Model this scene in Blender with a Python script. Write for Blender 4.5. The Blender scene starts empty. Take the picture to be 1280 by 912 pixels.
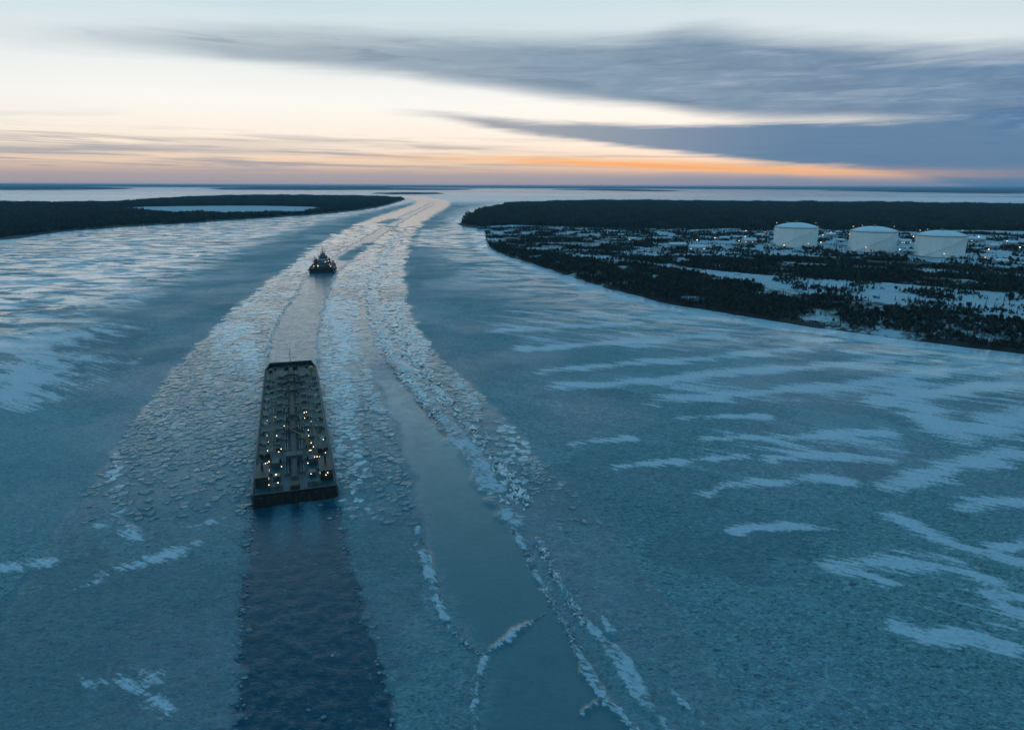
import bpy, bmesh, math, random
import numpy as np
from mathutils import Matrix, Vector

random.seed(7)
rng = np.random.default_rng(7)
scene = bpy.context.scene
COL = scene.collection
R = math.radians

# ------------------------------------------------------------------ camera
H = 80.0                       # drone height over the ice (m)
F = 853.0                      # focal length in photo pixels (1280 wide)
PITCH, ROLL = 14.70, 0.20
cam_d = bpy.data.cameras.new('camera')
cam_d.sensor_width = 36.0
cam_d.lens = F / 1280 * 36.0
cam_d.clip_start = 1.0
cam_d.clip_end = 200000.0
cam = bpy.data.objects.new('camera', cam_d)
COL.objects.link(cam)
CM = Matrix.Rotation(R(90 - PITCH), 3, 'X') @ Matrix.Rotation(R(ROLL), 3, 'Z')
cam.matrix_world = Matrix.Translation((0, 0, H)) @ CM.to_4x4()
scene.camera = cam
CN = np.array(CM)

# ------------------------------------------------------------------ render / exposure
scene.render.engine = 'CYCLES'
scene.cycles.use_denoising = True
scene.cycles.use_adaptive_sampling = True
scene.cycles.adaptive_threshold = 0.02
scene.cycles.max_bounces = 5
scene.cycles.diffuse_bounces = 2
scene.cycles.glossy_bounces = 2
scene.cycles.volume_bounces = 0
scene.cycles.caustics_reflective = False
scene.cycles.caustics_refractive = False
scene.view_settings.view_transform = 'Standard'
scene.view_settings.look = 'None'
scene.view_settings.exposure = 0.0
scene.view_settings.gamma = 1.0


def px_dir(x, y):
    d = CN @ np.array([(x - 640.0) / F, -(y - 456.0) / F, -1.0])
    return d / np.linalg.norm(d)


def G(x, y, z=0.0):
    """ground point (X, Y) seen at photo pixel (x, y), at height z"""
    d = px_dir(x, y)
    t = (z - H) / d[2]
    return d[0] * t, d[1] * t


def project(X, Y, Z):
    """photo pixel of world points"""
    P = np.stack([X, Y, Z - H + 0 * X], -1) @ CN
    w = -P[..., 2]
    w = np.where(np.abs(w) < 1e-6, 1e-6, w)
    return 640 + F * P[..., 0] / w, 456 - F * P[..., 1] / w, w


def az_el(x, y):
    d = px_dir(x, y)
    return math.degrees(math.atan2(d[0], d[1])), math.degrees(math.asin(d[2]))


def lin(r, g, b):
    f = lambda c: (c / 255 / 12.92) if c / 255 <= 0.04045 else ((c / 255 + 0.055) / 1.055) ** 2.4
    return (f(r), f(g), f(b), 1.0)


# ------------------------------------------------------------------ world: dusk sky with streaked cloud
SUN_AZ, SUN_EL = 15.0, 1.2
world = bpy.data.worlds.new('World')
scene.world = world
world.use_nodes = True
wt = world.node_tree
wt.nodes.clear()


class NT:
    """small node-building helper"""
    def __init__(s, tree):
        s.t = tree

    def n(s, kind, **kw):
        nd = s.t.nodes.new(kind)
        for k, v in kw.items():
            setattr(nd, k, v)
        return nd

    def link(s, a, b):
        s.t.links.new(a, b)

    def put(s, sock, v):
        if isinstance(v, bpy.types.NodeSocket):
            s.link(v, sock)
        elif v is not None:
            sock.default_value = v

    def math(s, op, a, b=None, c=None, clamp=False):
        nd = s.n('ShaderNodeMath', operation=op)
        nd.use_clamp = clamp
        for i, v in enumerate((a, b, c)):
            if v is not None:
                s.put(nd.inputs[i], v)
        return nd.outputs[0]

    def vmath(s, op, a, b=None):
        nd = s.n('ShaderNodeVectorMath', operation=op)
        s.put(nd.inputs[0], a)
        if b is not None:
            s.put(nd.inputs[1], b)
        return nd.outputs[0]

    def mix(s, f, a, b):
        nd = s.n('ShaderNodeMix', data_type='RGBA')
        s.put(nd.inputs[0], f)
        s.put(nd.inputs[6], a)
        s.put(nd.inputs[7], b)
        return nd.outputs[2]

    def fmix(s, f, a, b):
        nd = s.n('ShaderNodeMix', data_type='FLOAT')
        s.put(nd.inputs[0], f)
        s.put(nd.inputs[2], a)
        s.put(nd.inputs[3], b)
        return nd.outputs[0]

    def step(s, v, lo, hi, a=0.0, b=1.0):
        nd = s.n('ShaderNodeMapRange', interpolation_type='SMOOTHSTEP')
        for i, q in enumerate((v, lo, hi, a, b)):
            s.put(nd.inputs[i], q)
        return nd.outputs[0]

    def ramp(s, v, stops):
        nd = s.n('ShaderNodeValToRGB')
        e = nd.color_ramp.elements
        while len(e) > 1:
            e.remove(e[-1])
        e[0].position, e[0].color = stops[0]
        for p, c in stops[1:]:
            q = e.new(p)
            q.color = c
        s.put(nd.inputs[0], v)
        return nd.outputs[0]

    def curve(s, v, pts):
        nd = s.n('ShaderNodeFloatCurve')
        c = nd.mapping.curves[0]
        pts = sorted(pts)
        c.points[0].location = pts[0]
        c.points[1].location = pts[-1]
        for p in pts[1:-1]:
            c.points.new(*p)
        for p in c.points:
            p.handle_type = 'AUTO_CLAMPED'
        nd.mapping.extend = 'HORIZONTAL'
        nd.mapping.update()
        s.put(nd.inputs['Value'], v)
        return nd.outputs[0]

    def noise(s, vec, scale, detail=4.0, rough=0.55, dist=0.0, dims='3D'):
        nd = s.n('ShaderNodeTexNoise', noise_dimensions=dims)
        s.put(nd.inputs['Vector'], vec)
        s.put(nd.inputs['Scale'], scale)
        s.put(nd.inputs['Detail'], detail)
        s.put(nd.inputs['Roughness'], rough)
        s.put(nd.inputs['Distortion'], dist)
        return nd.outputs[0]

    def combine(s, x, y, z):
        nd = s.n('ShaderNodeCombineXYZ')
        for i, v in enumerate((x, y, z)):
            s.put(nd.inputs[i], v)
        return nd.outputs[0]


W = NT(wt)
tc = W.n('ShaderNodeTexCoord')
sep = W.n('ShaderNodeSeparateXYZ')
W.link(W.vmath('NORMALIZE', tc.outputs['Generated']), sep.inputs[0])
dx, dy, dz = sep.outputs
D2R = 180 / math.pi
el = W.math('MULTIPLY', W.math('ARCSINE', dz), D2R)
az = W.math('MULTIPLY', W.math('ARCTAN2', dx, dy), D2R)
AZ0, AZR, ELR = -60.0, 120.0, 20.0
azn = W.math('DIVIDE', W.math('SUBTRACT', az, AZ0), AZR, clamp=True)


def wcurve(pts):
    out = []
    for x, y in pts:
        a, e = az_el(x, y)
        out.append(((a - AZ0) / AZR, min(max((e + 2) / ELR, 0), 1)))
    return W.math('SUBTRACT', W.math('MULTIPLY', W.curve(azn, out), ELR), 2.0)


# streaky distortion noise: long across, thin in height
nv = W.combine(W.math('MULTIPLY', az, 0.045), W.math('MULTIPLY', el, 0.42), 0.0)
n1 = W.noise(nv, 1.0, 5.0, 0.55, 0.6)
nv2 = W.combine(W.math('MULTIPLY', az, 0.13), W.math('MULTIPLY', el, 1.7), 4.7)
n2 = W.noise(nv2, 1.0, 5.0, 0.6, 0.4)
nv3 = W.combine(W.math('MULTIPLY', az, 0.3), W.math('MULTIPLY', el, 1.1), 9.1)
n3 = W.noise(nv3, 1.0, 6.0, 0.62, 0.3)
jit = W.math('ADD', W.math('MULTIPLY', W.math('SUBTRACT', n1, 0.5), 2.4), W.math('MULTIPLY', W.math('SUBTRACT', n2, 0.5), 0.8))
jit_s = W.math('MULTIPLY', W.math('SUBTRACT', n2, 0.5), 0.75)

# clear-sky gradient by elevation: glow side, away side
es = lambda e: min(max((e + 2) / 92.0, 0), 1)
eln = W.math('DIVIDE', W.math('ADD', el, 2.0), 92.0, clamp=True)
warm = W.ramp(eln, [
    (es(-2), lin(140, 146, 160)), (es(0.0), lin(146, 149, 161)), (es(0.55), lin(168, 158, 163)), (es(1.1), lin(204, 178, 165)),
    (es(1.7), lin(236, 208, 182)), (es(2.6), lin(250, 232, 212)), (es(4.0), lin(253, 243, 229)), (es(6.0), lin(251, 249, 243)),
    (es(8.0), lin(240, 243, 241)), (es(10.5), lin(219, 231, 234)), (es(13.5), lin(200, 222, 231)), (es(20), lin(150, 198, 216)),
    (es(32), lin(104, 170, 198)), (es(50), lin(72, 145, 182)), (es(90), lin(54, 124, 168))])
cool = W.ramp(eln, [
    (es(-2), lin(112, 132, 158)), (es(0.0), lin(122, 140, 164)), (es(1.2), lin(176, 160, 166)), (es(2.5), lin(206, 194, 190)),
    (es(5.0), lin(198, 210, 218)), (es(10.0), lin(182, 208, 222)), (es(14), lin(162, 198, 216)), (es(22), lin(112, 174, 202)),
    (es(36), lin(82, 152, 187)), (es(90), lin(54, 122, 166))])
away = W.step(W.math('ABSOLUTE', W.math('SUBTRACT', az, -4.0)), 20.0, 75.0)
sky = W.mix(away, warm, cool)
nish = W.n('ShaderNodeTexSky', sky_type='NISHITA', sun_disc=False)
nish.sun_elevation = R(SUN_EL)
nish.sun_rotation = R(SUN_AZ)
nish.altitude = 80
nish.dust_density = 2.0
sky = W.vmath('ADD', sky, W.vmath('MULTIPLY', nish.outputs[0], (0.005, 0.004, 0.004)))

# orange afterglow low on the horizon, right of centre
ga = az_el(830, 205)
gx = W.math('DIVIDE', W.math('SUBTRACT', az, ga[0] - 1), 17.0)
ge = wcurve([(60, 196), (300, 198), (500, 197), (640, 200), (760, 204), (900, 209), (1000, 213), (1120, 217)])
gy = W.math('DIVIDE', W.math('SUBTRACT', W.math('ADD', el, W.math('MULTIPLY', jit_s, 0.8)), ge), 0.36)
glow = W.math('EXPONENT', W.math('MULTIPLY', W.math('ADD', W.math('MULTIPLY', gx, gx), W.math('MULTIPLY', gy, gy)), -1.0))


def cloud(upper, lower, soft_u, soft_l, jitter, amount, left=None, right=None):
    """opacity of a cloud sheet between two outlines given in az/el"""
    e = W.math('ADD', el, jitter)
    up, lo = wcurve(upper), wcurve(lower)
    a = W.step(W.math('SUBTRACT', e, lo), -soft_l, soft_l)
    b = W.step(W.math('SUBTRACT', e, up), -soft_u, soft_u, 1.0, 0.0)
    d = W.math('MULTIPLY', W.math('MULTIPLY', a, b), amount)
    if left is not None:
        d = W.math('MULTIPLY', d, W.step(az, az_el(left[0], 100)[0], az_el(left[1], 100)[0]))
    if right is not None:
        d = W.math('MULTIPLY', d, W.step(az, az_el(right[0], 100)[0], az_el(right[1], 100)[0], 1.0, 0.0))
    return d


ccol = W.ramp(azn, [((az_el(0, 120)[0] - AZ0) / AZR, lin(186, 200, 208)), ((az_el(400, 120)[0] - AZ0) / AZR, lin(156, 170, 182)),
                    ((az_el(700, 120)[0] - AZ0) / AZR, lin(122, 148, 170)), ((az_el(950, 120)[0] - AZ0) / AZR, lin(100, 132, 160)),
                    ((az_el(1280, 120)[0] - AZ0) / AZR, lin(80, 121, 160))])
ccol = W.mix(W.math('MULTIPLY', W.step(n3, 0.35, 0.8), 0.35), ccol, lin(156, 176, 194))
ccol = W.mix(W.math('MULTIPLY', W.step(n2, 0.52, 0.68), 0.30), ccol, lin(172, 188, 202))
ccol = W.mix(W.math('MULTIPLY', W.step(n2, 0.48, 0.34), 0.35), ccol, lin(84, 108, 134))
# low grey veil along the horizon
veil = cloud([(-200, 217), (0, 216), (500, 217), (800, 219), (1000, 221), (1120, 222), (1280, 222)],
             [(-200, 250), (1280, 250)], 0.4, 0.5, W.math('MULTIPLY', jit_s, 0.5), 0.88)
sky = W.mix(veil, sky, W.mix(W.step(az, -5, 34), lin(168, 160, 166), lin(118, 138, 166)))
# left low grey bands
sky = W.mix(cloud([(-300, 182), (0, 181), (180, 183), (330, 186), (420, 190)], [(-300, 192), (0, 192), (180, 191), (330, 190), (420, 192)],
                  0.4, 0.35, jit_s, 0.85, right=(330, 480)), sky, lin(152, 156, 166))
sky = W.mix(cloud([(120, 160), (260, 172), (400, 175), (560, 180), (800, 193)], [(120, 164), (260, 182), (400, 183), (560, 186), (800, 200)],
                  0.35, 0.35, W.math('MULTIPLY', jit_s, 1.6), 0.42, left=(120, 280), right=(600, 860)), sky, lin(186, 172, 166))
sky = W.mix(cloud([(-300, 137), (0, 138), (160, 140)], [(-300, 143), (0, 143), (160, 143)], 0.3, 0.3, jit_s, 0.3, right=(100, 190)), sky, lin(176, 190, 198))
nv4 = W.combine(W.math('MULTIPLY', az, 0.07), W.math('MULTIPLY', W.math('ADD', el, W.math('MULTIPLY', az, 0.012)), 2.6), 2.2)
n4 = W.noise(nv4, 1.0, 5.0, 0.6, 0.5)
torn = W.math('MULTIPLY', W.step(n4, 0.44, 0.64), W.math('MULTIPLY', W.step(el, 0.4, 1.2), W.step(el, 4.6, 2.2)))
torn = W.math('MULTIPLY', torn, W.step(az, -25, 10, 0.95, 0.5))
sky = W.mix(torn, sky, lin(168, 164, 170))
# low cloud sheet, right
sky = W.mix(cloud([(440, 137), (520, 140), (600, 148), (740, 156), (850, 156), (950, 153), (1050, 153), (1180, 148), (1280, 135), (1500, 120)],
                  [(440, 140), (520, 145), (600, 157), (700, 172), (850, 191), (1000, 206), (1120, 217), (1280, 240), (1500, 246)],
                  0.35, 0.32, W.math('MULTIPLY', jit_s, 1.5), 0.95, left=(455, 620)), sky, W.mix(W.step(az, -4, 24), lin(158, 163, 172), lin(84, 124, 160)))
# main dark sheet
main = cloud([(40, 44), (200, 41), (400, 40), (640, 47), (800, 46), (860, 40), (950, 46), (1100, 56), (1280, 58), (1500, 50)],
             [(40, 52), (200, 63), (350, 80), (500, 95), (600, 106), (700, 120), (800, 131), (900, 146), (1000, 148), (1100, 149), (1200, 156), (1280, 170), (1500, 175)],
             1.15, 0.7, W.math('MULTIPLY', jit, 0.7), 0.93, left=(-120, 190))
sky = W.mix(main, sky, ccol)
# thin torn cirrus over everything above, going on all round
hi = W.math('MULTIPLY', W.step(n1, 0.5, 0.78), W.step(el, 9.0, 13.0))
sky = W.mix(W.math('MULTIPLY', hi, W.math('MULTIPLY', W.step(el, 16, 60, 0.45, 0.1), W.step(az, -30, 25, 0.35, 1.0))), sky, lin(136, 166, 192))
gate = W.math('SUBTRACT', 1.0, W.math('MULTIPLY', main, 0.9))
sky = W.mix(W.math('MULTIPLY', W.math('MULTIPLY', glow, 0.92), gate), sky, lin(255, 194, 134))
gy2 = W.math('DIVIDE', W.math('SUBTRACT', W.math('ADD', el, W.math('MULTIPLY', jit_s, 0.9)), W.math('SUBTRACT', ge, 0.05)), 0.15)
gx2 = W.math('DIVIDE', W.math('SUBTRACT', az, az_el(830, 205)[0]), 11.5)
glow2 = W.math('EXPONENT', W.math('MULTIPLY', W.math('ADD', W.math('MULTIPLY', gx2, gx2), W.math('MULTIPLY', gy2, gy2)), -1.0))
sky = W.mix(W.math('MULTIPLY', glow2, 0.9), sky, lin(255, 172, 112))
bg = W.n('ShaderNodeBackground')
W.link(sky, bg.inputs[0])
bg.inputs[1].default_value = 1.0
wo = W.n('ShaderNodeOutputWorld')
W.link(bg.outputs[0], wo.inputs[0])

sun_d = bpy.data.lights.new('sun', 'SUN')
sun_d.energy = 0.02
sun_d.angle = R(40)
sun_d.color = (1.0, 0.72, 0.5)
sun = bpy.data.objects.new('sun', sun_d)
COL.objects.link(sun)
sv = Vector((math.sin(R(SUN_AZ)) * math.cos(R(SUN_EL)), math.cos(R(SUN_AZ)) * math.cos(R(SUN_EL)), math.sin(R(SUN_EL))))
sun.rotation_euler = sv.to_track_quat('Z', 'Y').to_euler()


# ------------------------------------------------------------------ helpers
def tag(o, label=None, cat=None, group=None, kind=None):
    if label:
        o['label'] = label
    if cat:
        o['category'] = cat
    if group:
        o['group'] = group
    if kind:
        o['kind'] = kind
    return o


def link(o, parent=None):
    COL.objects.link(o)
    if parent is not None:
        o.parent = parent
    return o


def empty(name, loc=(0, 0, 0), rz=0.0):
    o = bpy.data.objects.new(name, None)
    o.empty_display_size = 1
    o.location = loc
    o.rotation_euler = (0, 0, rz)
    return link(o)


def np_mesh(name, V, Q, mat, smooth=True, attrs=None):
    """mesh from numpy vertices and quads (or tris)"""
    me = bpy.data.meshes.new(name)
    k = Q.shape[1]
    me.vertices.add(len(V))
    me.vertices.foreach_set('co', V.astype(np.float32).ravel())
    me.loops.add(Q.size)
    me.loops.foreach_set('vertex_index', Q.astype(np.int32).ravel())
    me.polygons.add(len(Q))
    me.polygons.foreach_set('loop_start', np.arange(0, Q.size, k, dtype=np.int32))
    me.polygons.foreach_set('use_smooth', np.full(len(Q), smooth))
    me.update(calc_edges=True)
    for an, arr in (attrs or {}).items():
        if arr.ndim == 2:
            a = me.attributes.new(an, 'FLOAT_COLOR', 'POINT')
            a.data.foreach_set('color', arr.astype(np.float32).ravel())
        else:
            a = me.attributes.new(an, 'FLOAT', 'POINT')
            a.data.foreach_set('value', arr.astype(np.float32).ravel())
    if mat:
        me.materials.append(mat)
    return me


class MB:
    """collects boxes, tubes and prisms into one mesh"""
    def __init__(s):
        s.v, s.f = [], []

    def add(s, vs, fs):
        b = len(s.v)
        s.v += [tuple(v) for v in vs]
        s.f += [tuple(i + b for i in f) for f in fs]
        return s

    def box(s, x0, x1, y0, y1, z0, z1, tx=0.0, ty=0.0):
        vs = [(x0, y0, z0), (x1, y0, z0), (x1, y1, z0), (x0, y1, z0),
              (x0 + tx, y0 + ty, z1), (x1 - tx, y0 + ty, z1), (x1 - tx, y1 - ty, z1), (x0 + tx, y1 - ty, z1)]
        return s.add(vs, [(3, 2, 1, 0), (4, 5, 6, 7), (0, 1, 5, 4), (1, 2, 6, 5), (2, 3, 7, 6), (3, 0, 4, 7)])

    def tube(s, a, b, r, r2=None, n=8, cap=True):
        a, b = Vector(a), Vector(b)
        r2 = r if r2 is None else r2
        d = (b - a).normalized()
        u = d.orthogonal().normalized()
        w = d.cross(u)
        vs = []
        for c, rr in ((a, r), (b, r2)):
            for i in range(n):
                t = 2 * math.pi * i / n
                vs.append(c + (u * math.cos(t) + w * math.sin(t)) * rr)
        fs = [(i, (i + 1) % n, n + (i + 1) % n, n + i) for i in range(n)]
        if cap:
            fs += [tuple(range(n - 1, -1, -1)), tuple(range(n, 2 * n))]
        return s.add(vs, fs)

    def path(s, pts, r, n=6):
        for a, b in zip(pts[:-1], pts[1:]):
            s.tube(a, b, r, n=n)
        return s

    def lathe(s, prof, n=24, c=(0, 0, 0), cap=True):
        vs, fs = [], []
        for r, z in prof:
            for i in range(n):
                t = 2 * math.pi * i / n
                vs.append((c[0] + r * math.cos(t), c[1] + r * math.sin(t), c[2] + z))
        for k in range(len(prof) - 1):
            for i in range(n):
                j = (i + 1) % n
                fs.append((k * n + i, k * n + j, (k + 1) * n + j, (k + 1) * n + i))
        if cap:
            fs.append(tuple(range(n - 1, -1, -1)))
            fs.append(tuple(range((len(prof) - 1) * n, len(prof) * n)))
        return s.add(vs, fs)

    def loft(s, rings, cap=True):
        n = len(rings[0])
        vs = [p for r in rings for p in r]
        fs = []
        for k in range(len(rings) - 1):
            for i in range(n):
                j = (i + 1) % n
                fs.append((k * n + i, k * n + j, (k + 1) * n + j, (k + 1) * n + i))
        if cap:
            fs += [tuple(range(n - 1, -1, -1)), tuple(range((len(rings) - 1) * n, len(rings) * n))]
        return s.add(vs, fs)

    def mesh(s, name, mat, smooth=False):
        me = bpy.data.meshes.new(name)
        me.from_pydata(s.v, [], s.f)
        bm = bmesh.new()
        bm.from_mesh(me)
        bmesh.ops.recalc_face_normals(bm, faces=bm.faces)
        bm.to_mesh(me)
        bm.free()
        if smooth:
            for p in me.polygons:
                p.use_smooth = True
        me.materials.append(mat)
        return me

    def build(s, name, mat, parent=None, smooth=False, loc=None):
        o = bpy.data.objects.new(name, s.mesh(name, mat, smooth))
        if loc:
            o.location = loc
        return link(o, parent)


# ---- vectorised noise
def _hash(ix, iy, seed):
    h = (ix.astype(np.int64) * 374761393 + iy.astype(np.int64) * 668265263 + seed * 1442695041) & 0xFFFFFFFF
    h = ((h ^ (h >> 13)) * 1274126177) & 0xFFFFFFFF
    h = ((h ^ (h >> 16)) * 2246822519) & 0xFFFFFFFF
    return ((h ^ (h >> 15)) & 0xFFFFFF) / float(0xFFFFFF)


def vnoise(x, y, seed=0):
    ix, iy = np.floor(x), np.floor(y)
    fx, fy = x - ix, y - iy
    u, v = fx * fx * fx * (fx * (fx * 6 - 15) + 10), fy * fy * fy * (fy * (fy * 6 - 15) + 10)
    a, b = _hash(ix, iy, seed), _hash(ix + 1, iy, seed)
    c, d = _hash(ix, iy + 1, seed), _hash(ix + 1, iy + 1, seed)
    return (a * (1 - u) + b * u) * (1 - v) + (c * (1 - u) + d * u) * v


def fbm(x, y, seed=0, oct=4, gain=0.5):
    s, a, t = 0.0, 1.0, 0.0
    for i in range(oct):
        s = s + a * vnoise(x, y, seed + i * 17)
        t += a
        a *= gain
        x, y = x * 2.03 + 11.3, y * 2.03 - 7.1
    return s / t


def sstep(x, a, b):
    t = np.clip((x - a) / (b - a), 0, 1)
    return t * t * (3 - 2 * t)


def seg_dist(X, Y, pts, widths=None):
    """distance to a polyline; with widths, distance minus the local half width"""
    best = np.full(X.shape, 1e9)
    for i in range(len(pts) - 1):
        ax, ay = pts[i]
        bx, by = pts[i + 1]
        vx, vy = bx - ax, by - ay
        t = np.clip(((X - ax) * vx + (Y - ay) * vy) / (vx * vx + vy * vy + 1e-9), 0, 1)
        d = np.hypot(X - ax - t * vx, Y - ay - t * vy)
        if widths is not None:
            d = d / (widths[i] * (1 - t) + widths[i + 1] * t)
        best = np.minimum(best, d)
    return best


def inside(X, Y, poly):
    r = np.zeros(X.shape, bool)
    n = len(poly)
    for i in range(n):
        x0, y0 = poly[i]
        x1, y1 = poly[(i + 1) % n]
        if y0 == y1:
            continue
        c = ((y0 > Y) != (y1 > Y)) & (X < (x1 - x0) * (Y - y0) / (y1 - y0) + x0)
        r ^= c
    return r


def sdist(X, Y, poly):
    """positive inside"""
    d = seg_dist(X, Y, poly + [poly[0]])
    return np.where(inside(X, Y, poly), d, -d)


def smooth_poly(pts, n=3):
    """Chaikin corner cutting of an open line"""
    for _ in range(n):
        q = [pts[0]]
        for a, b in zip(pts[:-1], pts[1:]):
            q.append((a[0] * .75 + b[0] * .25, a[1] * .75 + b[1] * .25))
            q.append((a[0] * .25 + b[0] * .75, a[1] * .25 + b[1] * .75))
        q.append(pts[-1])
        pts = q
    return pts


def gl(pts, z=0.0, n=2):
    return [G(x, y, z) for x, y in smooth_poly(pts, n)]


# ---- materials
def mat_new(name):
    m = bpy.data.materials.new(name)
    m.use_nodes = True
    t = m.node_tree
    t.nodes.clear()
    k = NT(t)
    out = k.n('ShaderNodeOutputMaterial')
    bs = k.n('ShaderNodeBsdfPrincipled')
    k.link(bs.outputs[0], out.inputs[0])
    return m, k, bs


def paint(name, c, rough=0.5, metal=0.0, var=0.25, scale=0.6, rust=None):
    """painted or weathered surface: colour varied by noise, a little relief"""
    m, k, b = mat_new(name)
    co = k.n('ShaderNodeTexCoord').outputs['Object']
    n = k.noise(co, scale, 6.0, 0.65)
    n2 = k.noise(co, scale * 9, 3.0, 0.6)
    dark = tuple(v * (1 - var) for v in c[:3]) + (1,)
    lite = tuple(min(v * (1 + var), 0.9) for v in c[:3]) + (1,)
    colr = k.mix(k.step(n, 0.3, 0.7), dark, lite)
    colr = k.mix(k.math('MULTIPLY', k.step(n2, 0.5, 0.8), 0.35), colr, dark)
    if rust:
        colr = k.mix(k.step(n, 0.58, 0.68), colr, rust)
    k.link(colr, b.inputs['Base Color'])
    k.put(b.inputs['Roughness'], k.fmix(n2, rough * 0.8, min(rough * 1.2, 1)))
    b.inputs['Metallic'].default_value = metal
    bu = k.n('ShaderNodeBump')
    bu.inputs['Strength'].default_value = 0.15
    bu.inputs['Distance'].default_value = 0.05
    k.link(n2, bu.inputs['Height'])
    k.link(bu.outputs[0], b.inputs['Normal'])
    return m


def emit(name, c, s):
    m, k, b = mat_new(name)
    b.inputs['Base Color'].default_value = (0.8, 0.8, 0.8, 1)
    b.inputs['Emission Color'].default_value = c
    b.inputs['Emission Strength'].default_value = s
    return m


# ------------------------------------------------------------------ river ice zones (ground coordinates)
def xof(pts):
    """boundary line as X(Y), from photo points seen on the ice plane"""
    g = gl(pts, n=2)
    g.sort(key=lambda p: p[1])
    ys = np.array([p[1] for p in g])
    xs = np.array([p[0] for p in g])
    return lambda Y: np.interp(Y, ys, xs)


L_OUT = xof([(488, 243.5), (500, 246), (516, 249), (522, 252), (514, 257), (488, 265), (455, 276), (400, 303), (352, 340), (290, 388), (238, 440), (195, 490), (160, 540), (110, 610), (40, 720), (-80, 912)])
R_OUT = xof([(520, 244), (535, 246.5), (558, 250), (565, 254), (560, 260), (541, 270), (522, 285), (508, 310), (503, 345), (508, 380), (525, 420), (560, 457), (603, 495), (650, 545), (700, 597), (760, 660), (830, 750), (900, 850), (945, 912)])
LEAD_R = xof([(478, 320), (466, 345), (461, 370), (463, 400), (480, 440), (500, 470), (530, 510), (570, 550), (590, 580), (612, 620), (640, 665), (668, 715), (700, 770), (735, 830), (775, 885), (795, 912)])
LEAD_L = xof([(472, 330), (456, 365), (448, 400), (452, 440), (470, 480), (495, 540), (515, 600), (528, 660), (545, 730), (575, 790), (606, 815), (598, 860), (594, 912)])
T_L = xof([(514, 247), (533, 250), (538, 253), (530, 258), (505, 268), (470, 288), (430, 312), (386, 343), (370, 365), (350, 395), (338, 425), (331, 455), (322, 540), (317, 600), (308, 660), (302, 740), (293, 912), (288, 1000)])
T_R = xof([(519, 247), (540, 250.5), (544, 254), (537, 259), (518, 268), (492, 284), (456, 310), (419, 343), (408, 370), (400, 400), (397, 430), (398, 455), (410, 540), (423, 620), (437, 680), (455, 750), (478, 830), (503, 912), (515, 1000)])


def patches():
    """drifted snow lying on the ice: centre lines and half thickness, photo pixels"""
    return [
        ([(886, 616), (905, 606), (960, 604), (1010, 598), (1062, 601)], 7), ([(1112, 609), (1160, 596), (1210, 576), (1270, 566)], 11),
        ([(1040, 705), (1085, 702), (1150, 704), (1205, 708), (1245, 730), (1290, 752)], 15), ([(1062, 706), (1090, 722), (1110, 730)], 10),
        ([(1240, 745), (1270, 765), (1300, 775)], 16),
        ([(1120, 645), (1160, 667), (1210, 687), (1275, 702)], 9), ([(1125, 785), (1170, 803), (1200, 787), (1260, 806)], 13),
        ([(1200, 632), (1290, 624)], 9), ([(1245, 686), (1290, 680)], 8), ([(920, 662), (1000, 656), (1042, 661)], 6),
        ([(770, 583), (850, 576), (930, 570)], 4), ([(965, 573), (1040, 567), (1110, 575)], 7), ([(880, 549), (990, 545)], 4),
        ([(990, 547), (1110, 540)], 7), ([(820, 500), (900, 495), (1000, 486), (1100, 478), (1160, 466)], 7), ([(850, 522), (960, 520)], 4),
        ([(1140, 480), (1146, 505), (1170, 530), (1200, 545)], 13), ([(700, 483), (800, 478), (900, 466), (1000, 460), (1110, 450)], 5),
        ([(680, 463), (780, 455), (900, 446), (1000, 436)], 4.5), ([(655, 436), (800, 426), (900, 419)], 4), ([(620, 413), (720, 408), (800, 404)], 3.5),
        ([(1235, 535), (1290, 518)], 14), ([(715, 554), (790, 548)], 4), ([(1100, 505), (1170, 490), (1290, 478)], 8), ([(1060, 455), (1180, 462), (1290, 462)], 7),
        ([(112, 853), (150, 850), (186, 853)], 15), ([(198, 872), (216, 884)], 13), ([(135, 712), (190, 702), (256, 674)], 9),
        ([(-10, 712), (60, 704)], 8), ([(130, 655), (155, 640)], 6), ([(140, 640), (165, 662), (172, 672)], 6), ([(95, 735), (120, 728)], 5), ([(235, 660), (262, 652)], 5), ([(-40, 500), (15, 485), (40, 460)], 26), ([(-40, 440), (60, 420)], 18),
        ([(520, 680), (540, 722), (548, 760)], 5),
    ]


def ridges():
    """frozen pressure cracks with a thin snow line"""
    return [
        ([(640, 655), (668, 715), (702, 772), (738, 850), (752, 872), (795, 915)], 0.55),
        ([(672, 672), (692, 715), (715, 755), (742, 790), (770, 815)], 0.9), ([(770, 815), (800, 860), (835, 915)], 1.0),
        ([(600, 822), (640, 795), (682, 766)], 0.28), ([(594, 915), (590, 870), (606, 822)], 0.6), ([(606, 818), (575, 800), (545, 785)], 0.35),
        ([(700, 912), (745, 880)], 0.28), ([(720, 725), (745, 760), (765, 790)], 0.5), ([(840, 865), (880, 900), (900, 930)], 0.9),
        ([(522, 660), (535, 710), (552, 770), (575, 800)], 0.6),
        ([(331, 455), (338, 425), (350, 395), (370, 365), (386, 344)], 0.5), ([(398, 455), (399, 430), (402, 400), (409, 370), (419, 344)], 0.6),
        ([(419, 343), (438, 325), (456, 310)], 1.3), ([(466, 372), (471, 405), (489, 442), (510, 472), (542, 512), (585, 560), (615, 610), (642, 655)], 2.6),
    ]


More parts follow.
